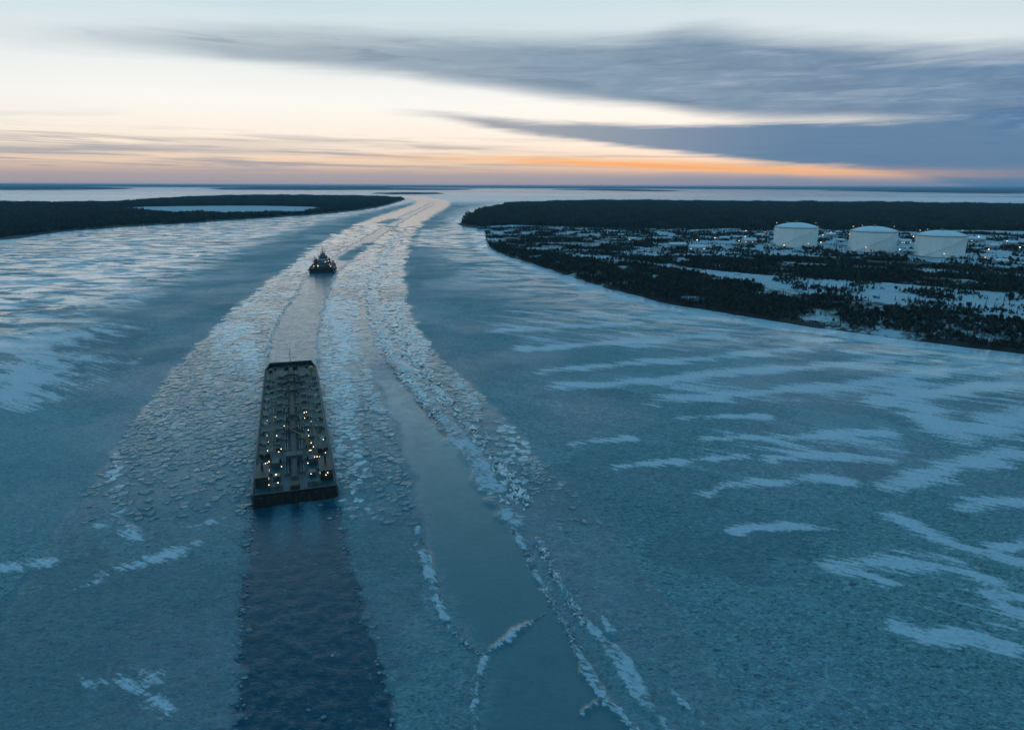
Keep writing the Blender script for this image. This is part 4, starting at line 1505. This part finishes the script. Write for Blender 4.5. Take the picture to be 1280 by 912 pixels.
# aft machinery: two houses, pump units, winches
for s in (-1, 1):
    x0, x1 = sorted((s * 6.6, s * 9.9))
    house = MB().box(x0, x1, 6.0, 15.0, ZD + .05, ZD + 2.7, .1, .1).build('machinery_house', M_DARK, barge)
    MB().box(x0 - .12, x1 + .12, 5.9, 15.1, ZD + 2.702, ZD + 2.86).build('roof', M_HULL, house)
    for q in (7.5, 10.4, 13.2):
        xi = s * 6.6
        MB().box(min(xi - s * .04, xi + s * .03), max(xi - s * .04, xi + s * .03), q, q + .8, ZD + 1.4, ZD + 2.1).build('window', M_LITWIN if q != 10.4 else M_GLASS, house)
    st = MB().tube((s * 8.3, 12.5, ZD + 2.8), (s * 8.3, 12.5, ZD + 4.6), .28, n=8)
    st.build('exhaust_stack', M_DARK, house)
    w_ = MB().tube((s * 3.4, 4.0, ZD + .9), (s * 6.2, 4.0, ZD + .9), .55, n=10)
    for x in (3.3, 4.8, 6.3):
        w_.tube((s * x - .08, 4.0, ZD + .9), (s * x + .08, 4.0, ZD + .9), .85, n=12)
        w_.box(s * x - .12, s * x + .12, 3.3, 4.7, ZD + .04, ZD + .9)
    w_.build('mooring_winch', M_STEEL, barge)
    MB().box(s * 5 - 1.1, s * 5 + 1.1, 18.0, 21.5, ZD + .06, ZD + 1.7, .15, .2).build('cargo_pump', M_AFT, barge)
    MB().box(s * 4.6 - .9, s * 4.6 + .9, 9.5, 12.2, ZD + .06, ZD + 1.2, .1, .1).build('cargo_pump', M_PIPE, barge)
    MB().box(s * 8 - 1.2, s * 8 + 1.2, 26.5, 29.5, ZD + .05, ZD + 1.5).build('deck_locker', M_DARK, barge)
MB().box(-2.4, 2.4, 22, 26, ZD + .06, ZD + 1.9, .2, .2).build('generator_unit', M_AFT, barge)
MB().box(-1.2, 1.2, 2.0, 5.2, ZD + .06, ZD + 1.3, .1, .1).build('towing_pad', M_DARK, barge)
cr = MB().tube((4.2, 30, ZD), (4.2, 30, ZD + 4.2), .3, .26, 8)
cr.tube((4.2, 30, ZD + 4.0), (-.6, 35.5, ZD + 5.4), .2, .12, 6).tube((4.2, 30, ZD + 2.4), (2.6, 31.8, ZD + 4.4), .1, n=6)
cr.build('hose_crane', M_YEL, barge)
wl = MB().tube((-2.4, BL - 8, ZD + 1), (2.4, BL - 8, ZD + 1), .6, n=10)
for x in (-2.5, -.9, .9, 2.5):
    wl.tube((x - .1, BL - 8, ZD + 1), (x + .1, BL - 8, ZD + 1), .95, n=12)
wl.box(-3, 3, BL - 9.2, BL - 6.8, ZD + .05, ZD + .35)
wl.build('windlass', M_DARK, barge)
ms = MB().tube((0, BL - 5, ZD), (0, BL - 5, ZD + 8.5), .16, .07, 6)
ms.tube((-1.1, BL - 5, ZD + 6), (1.1, BL - 5, ZD + 6), .06, n=4)
ms.build('signal_mast', M_DARK, barge)
for s in (-1, 1):
    MB().lathe([(.5, 0), (.5, .9), (.65, .95), (.65, 1.1)], 10, (s * 6.5, BL - 7, ZD)).build('mooring_post', M_DARK, barge)
    MB().box(s * 8.3 - .7, s * 8.3 + .7, BL - 12.5, BL - 9.5, ZD + .05, ZD + 1.4).build('deck_locker', M_YEL if s > 0 else M_DARK, barge)


def deck_lamp(x, y, h, m):
    p = MB().tube((x, y, ZD), (x, y, ZD + h), .06, .05, 5).box(x - .14, x + .14, y - .14, y + .14, ZD + h - .1, ZD + h + .02).build('lamp_post', M_DARK, barge)
    MB().lathe([(.05, 0), (.10, .05), (.10, .15), (.04, .20)], 8, (x, y, ZD + h + .01)).build('lamp', m, p)


for x, y, h, m in ((-7.0, 16.5, 2.6, M_ORANGE), (-7.6, 17.3, 2.2, M_WARM), (-4.6, 7.0, 2.8, M_WARM), (-3.3, 12.6, 2.6, M_COOL), (-4.2, 3.2, 2.0, M_WARM), (4.2, 5.6, 2.4, M_COOL), (5.6, 16.0, 3.0, M_WARM), (6.3, 17.5, 2.4, M_WARM),
                   (7.0, 14.6, 2.6, M_WARM), (4.4, 22.6, 2.6, M_COOL), (5.6, 24.0, 3.0, M_WARM), (4.6, 33.5, 3.2, M_COOL), (-4.7, 36.5, 3.2, M_WARM), (-7.2, 26.0, 2.6, M_COOL), (9.2, 8.0, 2.2, M_ORANGE), (-2.6, 47, 2.5, M_COOL), (8.8, 20, 2.4, M_ORANGE)):
    deck_lamp(x, y, h, m)
for i in range(26):
    deck_lamp(rb.choice((-1, 1)) * rb.uniform(3.0, 9.0), 3 + 60 * rb.random() ** 1.8, rb.uniform(1.0, 2.4), rb.choice((M_WARM, M_WARM, M_ORANGE)))
# finer fittings: small pipes, spill trays, stowed gear
for i in range(70):
    y0 = rb.uniform(16, BL - 16)
    x0 = rb.uniform(-8.8, 8.8)
    if rb.random() < .5:
        L_ = rb.uniform(2, 7)
        MB().tube((x0, y0, ZD + .3), (x0, y0 + L_, ZD + .3), .09, n=6).tube((x0, y0 + L_, ZD + .3), (x0 + rb.uniform(-2, 2), y0 + L_, ZD + .3), .09, n=6).build('small_pipe', rb.choice((M_STEEL, M_RAIL, M_PIPE)), barge)
    else:
        a_, c_ = rb.uniform(.3, .9), rb.uniform(.3, 1.1)
        MB().box(x0 - a_, x0 + a_, y0 - c_, y0 + c_, ZD + .07, ZD + rb.uniform(.3, 1.0), .05, .05).build('deck_gear', rb.choice((M_DARK, M_STEEL, M_RUST, M_PIPE)), barge)

# ------------------------------------------------------------------ tug
tx_, ty_ = G(402, 341.5)
tug = empty('towing_tug', (tx_, ty_, 0), R(10))
tug.scale = (1.22, 1.0, 1.05)
tag(tug, 'dark ice-going tug with tall masts towing the barge up the channel', 'tug')


def tring(y, w, zk, zd, fl):
    return [(-w * .75, y, zk), (w * .75, y, zk), (w, y, zk + 1.6), (w + fl, y, zd), (-w - fl, y, zd), (-w, y, zk + 1.6)]


TB = 9.6
mb = MB()
mb.loft([tring(0, TB - 1.0, -.6, 3.4, .25), tring(3, TB - .2, -1.6, 3.2, .2), tring(20, TB, -1.8, 3.2, .2), tring(32, TB - 1.2, -1.8, 3.9, .7), tring(40, 5.4, -1.4, 5.0, 1.5), tring(46, 1.2, 0.2, 6.0, 1.8)])
mb.build('hull', M_HULL, tug)
for s in (-1, 1):
    mb = MB()
    for (ya, wa, za), (yb, wb, zb) in zip([(0, TB - .8, 3.4), (3, TB - .05, 3.2), (20, TB + .15, 3.2), (32, TB - .55, 3.9)], [(3, TB - .05, 3.2), (20, TB + .15, 3.2), (32, TB - .55, 3.9), (40, 6.8, 5.0)]):
        mb.add([(s * wa, ya, za), (s * wb, yb, zb), (s * wb, yb, zb + 1.2), (s * wa, ya, za + 1.2), (s * (wa - .2), ya, za), (s * (wb - .2), yb, zb), (s * (wb - .2), yb, zb + 1.2), (s * (wa - .2), ya, za + 1.2)],
               [(0, 1, 2, 3), (7, 6, 5, 4), (3, 2, 6, 7), (0, 3, 7, 4), (1, 5, 6, 2)])
    mb.build('bulwark', M_HULL, tug)
MB().box(-TB + 1.0, TB - 1.0, -.02, .2, 3.41, 4.3).build('stern_bulwark', M_HULL, tug)
for s in (-1, 1):
    for q in (4, 10, 16, 22):
        t = MB()
        t.lathe([(.75, -.25), (.95, 0), (.75, .25), (.4, .25), (.4, -.25)], 12, cap=False)
        o = t.build('fender_tyre', M_HULL, tug)
        o.rotation_euler = (0, R(90), 0)
        o.location = (s * (TB + .35), q, 2.4)
house = MB().box(-7.0, 7.0, 15, 33, 3.25, 6.6, .2, .4).build('deckhouse', M_TUGBLUE, tug)
for x in (-5.6, -3.6, 3.6, 5.6):
    MB().box(x - .45, x + .45, 14.98, 15.2, 4.5, 5.4).build('window', M_LITWIN if x == -3.6 else M_GLASS, house)
MB().box(-.6, .6, 14.96, 15.2, 3.4, 5.6).build('door', M_DARK, house)
h2 = MB().box(-5.2, 5.2, 18, 32, 6.62, 9.6, .25, .4).build('bridge_deck', M_TUGBLUE, tug)
for x in (-3.8, -2, 2, 3.8):
    MB().box(x - .4, x + .4, 18.05, 18.3, 7.8, 8.6).build('window', M_LITWIN if x == 2 else M_GLASS, h2)
wh = MB().box(-2.9, 2.9, 22, 30, 9.62, 12.4, -.2, .1).build('wheelhouse', M_WHITE, tug)
MB().box(-3.3, 3.3, 21.7, 30.3, 12.65, 12.9).build('roof', M_DARK, wh)
for x in (-2.1, -.7, .7, 2.1):
    MB().box(x - .6, x + .6, 21.85, 22.05, 10.9, 12.1).build('window', M_GLASS, wh)
for s in (-1, 1):
    for q in (23.2, 25.4, 27.6):
        MB().box(min(s * 2.9, s * 3.13), max(s * 2.9, s * 3.13), q, q + 1.6, 10.9, 12.1).build('window', M_GLASS, wh)
    f_ = MB().box(s * 5.0 - .9, s * 5.0 + .9, 15.8, 19.0, 6.62, 11.0, .15, .3)
    f_.tube((s * 5.0, 17.4, 11.0), (s * 5.0, 17.4, 12.2), .35, n=8)
    f_.build('funnel', M_DARK, tug)
    lb = MB().loft([[(s * 7.4 + dx_ * w_, 22 + q, 7.6 + dz_) for dx_, dz_ in ((-1, .6), (-.7, 0), (.7, 0), (1, .6), (.6, 1.2), (-.6, 1.2))] for q, w_ in ((0, .3), (1, .9), (4, .9), (5, .3))])
    lb.tube((s * 7.0, 23, 6.6), (s * 7.4, 23, 9.4), .12, n=5).tube((s * 7.0, 26, 6.6), (s * 7.4, 26, 9.4), .12, n=5)
    lb.build('lifeboat', M_YEL if s > 0 else M_WHITE, tug)
mast = MB().tube((0, 24, 12.9), (0, 24, 21.5), .42, .14, 8)
mast.tube((-2.2, 24, 17), (2.2, 24, 17), .12, n=5).tube((-1.4, 24, 19), (1.4, 24, 19), .1, n=5)
mast.tube((-1.6, 22.6, 12.9), (0, 24, 18), .16, n=5).tube((1.6, 22.6, 12.9), (0, 24, 18), .16, n=5)
mast.box(-1.5, 1.5, 23.5, 23.8, 15.5, 15.9)
mast.build('main_mast', M_DARK, tug)
m2_ = MB().tube((1.9, 20, 12.4), (1.9, 20, 20.2), .25, .08, 6).tube((1.2, 20, 18), (2.6, 20, 18), .08, n=4)
m2_.build('signal_mast', M_DARK, tug)
tb = MB().box(-1.9, 1.9, 23, 27.5, 12.91, 15.4, .35, .4).build('mast_house', M_TUGBLUE, tug)
for x_, y_, z0_, z1_ in ((-3.2, 20, 9.6, 16.5), (3.0, 19, 9.6, 15.2), (-1.7, 21, 12.9, 17.8), (6.2, 13, 3.2, 11.5)):
    a_ = MB().tube((x_, y_, z0_), (x_, y_, z1_), .2, .08, 5).tube((x_ - .7, y_, z1_ - 1.6), (x_ + .7, y_, z1_ - 1.6), .07, n=4)
    a_.build('antenna_mast', M_DARK, tug)
for q in (13.0, 14.5):
    MB().box(-6.4, 6.4, 14.2 + (q - 13) * .2, 14.5 + (q - 13) * .2, q - 6.3, q - 6.1).build('platform_rail', M_STEEL, tug)
m3 = MB().tube((-5.8, 12, 3.2), (-5.8, 12, 14.5), .35, .22, 6).tube((-5.8, 12, 10.5), (-2.8, 5, 12.6), .22, .12, 6).tube((-5.8, 12, 14.4), (-2.8, 5, 12.6), .06, n=4)
m3.build('deck_crane', M_DARK, tug)
gp = MB()
for s in (-1, 1):
    gp.tube((s * 4.2, 3, 3.2), (s * 3.4, 3, 8.2), .3, .24, 6)
gp.tube((-3.6, 3, 8.2), (3.6, 3, 8.2), .28, n=6)
gp.build('stern_gantry', M_DARK, tug)
tw = MB().tube((-2.4, 11, 4.6), (2.4, 11, 4.6), 1.0, n=12)
for x in (-2.5, 0, 2.5):
    tw.tube((x - .12, 11, 4.6), (x + .12, 11, 4.6), 1.5, n=14)
tw.box(-3, 3, 9.6, 12.4, 3.2, 3.6)
tw.build('towing_winch', M_STEEL, tug)
for x, y, z_, m in ((4.6, 14.6, 9.2, M_COOL), (5.2, 14.6, 6.2, M_COOL), (-4.4, 14.6, 6.0, M_WARM), (-6.2, 10, 5.2, M_WARM), (6.4, 10, 5.0, M_WARM)):
    p = MB().tube((x, y, 3.2), (x, y, z_), .08, n=5).build('lamp_post', M_DARK, tug)
    MB().lathe([(.08, 0), (.20, .08), (.20, .26), (.06, .34)], 8, (x, y, z_)).build('lamp', m, p)

# ------------------------------------------------------------------ storage tanks
TANKS = [(993, 308.5, 54, 'left storage tank of three, white with a domed roof, nearest the channel'), (1089, 314.8, 57, 'middle storage tank of three, white with a shallow domed roof'), (1172.5, 321, 59, 'right storage tank of three, white with a domed roof, nearest the camera')]
tank_xy = []
for cx, cy, wpx, lab in TANKS:
    x, y = G(cx, cy, z_land)
    dep = project(np.array([x]), np.array([y]), np.array([z_land]))[2][0]
    rt = wpx * dep / F / 2 * .95
    d_ = math.hypot(x, y)
    x, y = x * (1 + rt * .55 / d_), y * (1 + rt * .55 / d_)
    tank_xy.append((x, y, rt))
    t = empty('storage_tank', (x, y, z_land - .3))
    tag(t, lab, 'tank', 'white domed storage tanks')
    hs = rt * .95
    dome = rt * .20
    MB().lathe([(rt * 1.06, -.6), (rt * 1.06, .7), (rt * 1.03, .75)], 64).build('base_ring', M_CONC, t)
    MB().lathe([(rt, .752), (rt, hs)], 72, cap=False).build('shell', M_TANK, t, True)
    for i in range(24):
        an = 2 * math.pi * (i + .5) / 24
        c_, s_ = math.cos(an), math.sin(an)
        MB().tube((c_ * rt, s_ * rt, .8), (c_ * rt, s_ * rt, hs - .1), .28, n=5).build('wall_rib', M_TANK, t)
    prof = []
    Rs = (rt * rt + dome * dome) / (2 * dome)
    for i in range(10):
        rr_ = rt * 1.006 * (1 - i / 9.0) + .6 * (i / 9.0)
        prof.append((rr_, hs + .05 + math.sqrt(max(Rs * Rs - rr_ * rr_, 0)) - (Rs - dome)))
    MB().lathe(prof, 72, cap=False).build('dome_roof', M_TANKROOF, t, True)
    MB().lathe([(rt * 1.002, hs - 1.2), (rt * 1.02, hs - 1.15), (rt * 1.02, hs - .55), (rt * 1.002, hs - .5)], 72, cap=False).build('wind_girder', M_STEEL, t)
    MB().lathe([(rt * 1.002, hs * .5), (rt * 1.008, hs * .5 + .05), (rt * 1.008, hs * .5 + .3), (rt * 1.002, hs * .5 + .35)], 72, cap=False).build('stiffener_ring', M_TANK, t)
    rl = MB()
    for i in range(48):
        an = 2 * math.pi * i / 48
        a2 = 2 * math.pi * (i + 1) / 48
        p0 = (rt * 1.01 * math.cos(an), rt * 1.01 * math.sin(an))
        p1 = (rt * 1.01 * math.cos(a2), rt * 1.01 * math.sin(a2))
        rl.tube((*p0, hs), (*p0, hs + 1.2), .06, n=4)
        rl.tube((*p0, hs + 1.2), (*p1, hs + 1.2), .06, n=4)
    rl.build('roof_rail', M_RAIL, t)
    sp = MB()
    a0_ = R(200)
    for i in range(56):
        f = i / 55
        an = a0_ + f * R(110)
        c_, s_ = math.cos(an), math.sin(an)
        r0_, r1_ = rt * 1.005, rt * 1.005 + 1.3
        zz_ = .8 + f * (hs - 1)
        a3 = an + R(2.2)
        sp.add([(c_ * r0_, s_ * r0_, zz_), (c_ * r1_, s_ * r1_, zz_), (math.cos(a3) * r1_, math.sin(a3) * r1_, zz_), (math.cos(a3) * r0_, math.sin(a3) * r0_, zz_),
                (c_ * r0_, s_ * r0_, zz_ - .15), (c_ * r1_, s_ * r1_, zz_ - .15), (math.cos(a3) * r1_, math.sin(a3) * r1_, zz_ - .15), (math.cos(a3) * r0_, math.sin(a3) * r0_, zz_ - .15)],
               [(0, 1, 2, 3), (7, 6, 5, 4), (0, 4, 5, 1), (1, 5, 6, 2), (2, 6, 7, 3), (3, 7, 4, 0)])
    sp.build('spiral_stair', M_TANK, t)
    vt = MB().lathe([(1.6, hs + dome - .3), (1.6, hs + dome + 1.4), (2.2, hs + dome + 1.5), (.4, hs + dome + 2.3)], 14)
    vt.build('roof_vent', M_STEEL, t)
    for an in (R(178), R(8), R(95)):
        c_, s_ = math.cos(an) * rt * .985, math.sin(an) * rt * .985
        p = MB().tube((c_, s_, hs), (c_, s_, hs + 4.6), .22, .16, 5).box(c_ - .7, c_ + .7, s_ - .5, s_ + .5, hs + 4.6, hs + 5.4).build('roof_lamp_post', M_STEEL, t)
        MB().box(c_ - .4, c_ + .4, s_ - .62, s_ - .51, hs + 4.7, hs + 5.2).build('lamp', M_ORANGE if an > 3 else M_LITWIN, p)
    dk = MB().box(-1.8, 1.8, -rt - 3.4, -rt * 1.02, .3, 3.2).build('valve_house', M_CONC, t)

# ------------------------------------------------------------------ terminal sheds, pipe rack, lamps
SHEDS = [(846, 309, 22, 9, 4.5, 8, 'long low pale shed at the near end of the terminal road'), (871, 313, 20, 10, 5, -4, 'pale shed beside the scrub left of the storage tanks'), (936, 304, 18, 12, 5, 5, 'snow-roofed mound-like shed just left of the left tank'),
         (950, 296, 12, 8, 4, 0, 'small shed between the wood and the left tank'), (1037, 297, 16, 9, 6, 10, 'pale shed behind the gap between left and middle tank'), (1050, 303, 10, 7, 4, -8, 'small shed left of the middle tank'),
         (1130, 305, 16, 9, 5, 6, 'shed in the gap between middle and right tank'), (1133, 317, 12, 7, 4, 0, 'small shed close to the foot of the right tank'), (1218, 303, 24, 11, 6, -6, 'wide pale shed just right of the right tank'),
         (1240, 311, 14, 9, 5, 12, 'pale shed right of the tanks beside the lamp posts'), (1262, 307, 16, 8, 5, 4, 'rightmost pale shed near the picture edge'), (905, 300, 14, 7, 4, 3, 'small shed on the road well left of the tanks'),
         (790, 301, 12, 6, 4, 0, 'lone shed in the scrub near the bend of the road'), (1250, 330, 12, 8, 4, -5, 'shed on the snow below the rightmost lamps')]
for cx, cy, L_, W_, h_, an, lab in SHEDS:
    x, y = G(cx, cy, z_land)
    t = empty('terminal_shed', (x, y, z_land - .3), R(an))
    tag(t, lab, 'shed', 'sheds of the tank terminal')
    a_, c_ = L_ / 2, W_ / 2
    w_ = MB().box(-a_, a_, -c_, c_, -.5, h_)
    w_.add([(-a_ + .01, -c_, h_), (-a_ + .01, c_, h_), (-a_ + .01, 0, h_ + W_ * .22), (a_ - .01, -c_, h_), (a_ - .01, c_, h_), (a_ - .01, 0, h_ + W_ * .22)], [(0, 1, 2), (3, 5, 4)])
    wall = w_.build('wall', M_SHED, t)
    e_, ov = W_ * .22, .35
    rf_ = MB().add([(-a_ - ov, -c_ - ov, h_ - .1), (a_ + ov, -c_ - ov, h_ - .1), (a_ + ov, 0, h_ + e_ + .08), (-a_ - ov, 0, h_ + e_ + .08), (-a_ - ov, c_ + ov, h_ - .1), (a_ + ov, c_ + ov, h_ - .1),
                    (-a_ - ov, -c_ - ov, h_ + .25), (a_ + ov, -c_ - ov, h_ + .25), (a_ + ov, 0, h_ + e_ + .45), (-a_ - ov, 0, h_ + e_ + .45), (-a_ - ov, c_ + ov, h_ + .25), (a_ + ov, c_ + ov, h_ + .25)],
                   [(0, 3, 2, 1), (3, 4, 5, 2), (6, 7, 8, 9), (9, 8, 11, 10), (0, 1, 7, 6), (4, 10, 11, 5), (0, 6, 9, 3), (3, 9, 10, 4), (1, 2, 8, 7), (2, 5, 11, 8)])
    rf_.build('roof', M_SNOWROOF, t)
    MB().box(-1.3, 1.3, -c_ - .06, -c_ + .02, -.3, min(3.0, h_ - .6)).build('door', M_DARK, wall)
    for x_ in np.arange(-a_ + 1.8, a_ - 1.2, 3.2):
        if abs(x_) > 2:
            MB().box(x_ - .6, x_ + .6, -c_ - .05, -c_ + .02, h_ * .45, h_ * .45 + 1.1).build('window', M_LITWIN if rb.random() < .3 else M_GLASS, wall)


def pipe_rack(name, p0, p1, lab):
    (x0, y0), (x1, y1) = p0, p1
    L_ = math.hypot(x1 - x0, y1 - y0)
    t = empty(name, (x0, y0, z_land - .3), math.atan2(y1 - y0, x1 - x0))
    tag(t, lab, 'pipe rack')
    for q in np.arange(0, L_ + .1, 12):
        MB().tube((q, -1.6, -.5), (q, -1.6, 5), .18, n=5).tube((q, 1.6, -.5), (q, 1.6, 5), .18, n=5).tube((q, -2, 4.2), (q, 2, 4.2), .16, n=5).build('trestle', M_STEEL, t)
    for o_ in (-1.3, -.4, .5, 1.3):
        MB().tube((0, o_, 4.7), (L_, o_, 4.7), .3, n=8).build('pipe', M_RAIL, t)


(t1x, t1y, r1), (t2x, t2y, r2_), (t3x, t3y, r3) = tank_xy
pipe_rack('pipe_rack', (t1x + r1 + 3, t1y - 8), (t2x - r2_ - 3, t2y - 2), 'pipe rack on trestles between the left and middle tank')
pipe_rack('pipe_rack', (t2x + r2_ + 3, t2y - 8), (t3x - r3 - 3, t3y - 2), 'pipe rack on trestles between the middle and right tank')
pipe_rack('pipe_rack', G(868, 309, z_land), (t1x - r1 - 4, t1y - 10), 'long pipe rack running left from the left tank')

POLE = MB().tube((0, 0, -.5), (0, 0, 9), .16, .09, 6).tube((0, 0, 8.9), (0, -1.2, 9.2), .08, n=5).mesh('pole', M_STEEL)
HEADS = {}
for nm, m in (('w', M_WARM), ('c', M_COOL), ('o', M_ORANGE)):
    HEADS[nm] = MB().box(-.55, .55, -2.0, -.9, 8.75, 9.15, .1, .1).mesh('lamp_head', m)
LAMPS = [(931, 295, 'c', 'beside the wood left of the tanks'), (956, 297, 'o', 'just left of the left tank'), (923, 309, 'w', 'on the pad at the left end of the terminal'), (931, 303, 'c', 'by the mound shed left of the tanks'), (1037, 297, 'o', 'behind the gap between left and middle tank'),
         (1027, 301, 'c', 'right behind the left tank'), (1024, 311, 'w', 'in front of the gap between left and middle tank'), (1080, 318, 'o', 'at the foot of the middle tank'), (1009, 313, 'o', 'at the foot of the left tank'), (1122, 321, 'c', 'between the feet of middle and right tank'),
         (1222, 303, 'c', 'brightest one right of the right tank'), (1177, 327, 'o', 'at the foot of the right tank'), (1229, 332, 'o', 'on the snow below the right sheds'), (1234, 321, 'w', 'on the right part of the pad'), (1207, 306, 'w', 'close to the right side of the right tank'),
         (1256, 309, 'c', 'near the rightmost shed'), (979, 315, 'w', 'in front of the left tank'), (893, 305, 'w', 'on the road left of the terminal'), (870, 308, 'w', 'by the pale shed at the scrub'), (1060, 300, 'w', 'left of the middle tank by the wood'),
         (1272, 318, 'w', 'rightmost at the picture edge'), (1140, 303, 'w', 'in the gap between middle and right tank')]
for cx, cy, c_, wh_ in LAMPS:
    x, y = G(cx, cy, z_land)
    t = empty('lamp_post', (x, y, z_land - .3), rb.uniform(-.5, .5))
    tag(t, ('orange' if c_ == 'o' else 'white') + ' lit lamp post ' + wh_, 'lamp post', 'lamp posts of the tank terminal')
    link(bpy.data.objects.new('pole', POLE), t)
    link(bpy.data.objects.new('lamp_head', HEADS[c_]), t)

# ------------------------------------------------------------------ thin evening haze over the whole place
hz = MB().box(-63500, 63500, -63500, 63500, -4.0, 96.0)
M_HAZE = bpy.data.materials.new('haze')
M_HAZE.use_nodes = True
ht = M_HAZE.node_tree
ht.nodes.clear()
ho = ht.nodes.new('ShaderNodeOutputMaterial')
pv = ht.nodes.new('ShaderNodeVolumePrincipled')
pv.inputs['Color'].default_value = (0.34, 0.72, 1.0, 1)
pv.inputs['Density'].default_value = 3.6e-5
pv.inputs['Anisotropy'].default_value = 0.0
ht.links.new(pv.outputs[0], ho.inputs['Volume'])
o = hz.build('haze', M_HAZE)
tag(o, 'thin cold evening haze over the river', kind='stuff')
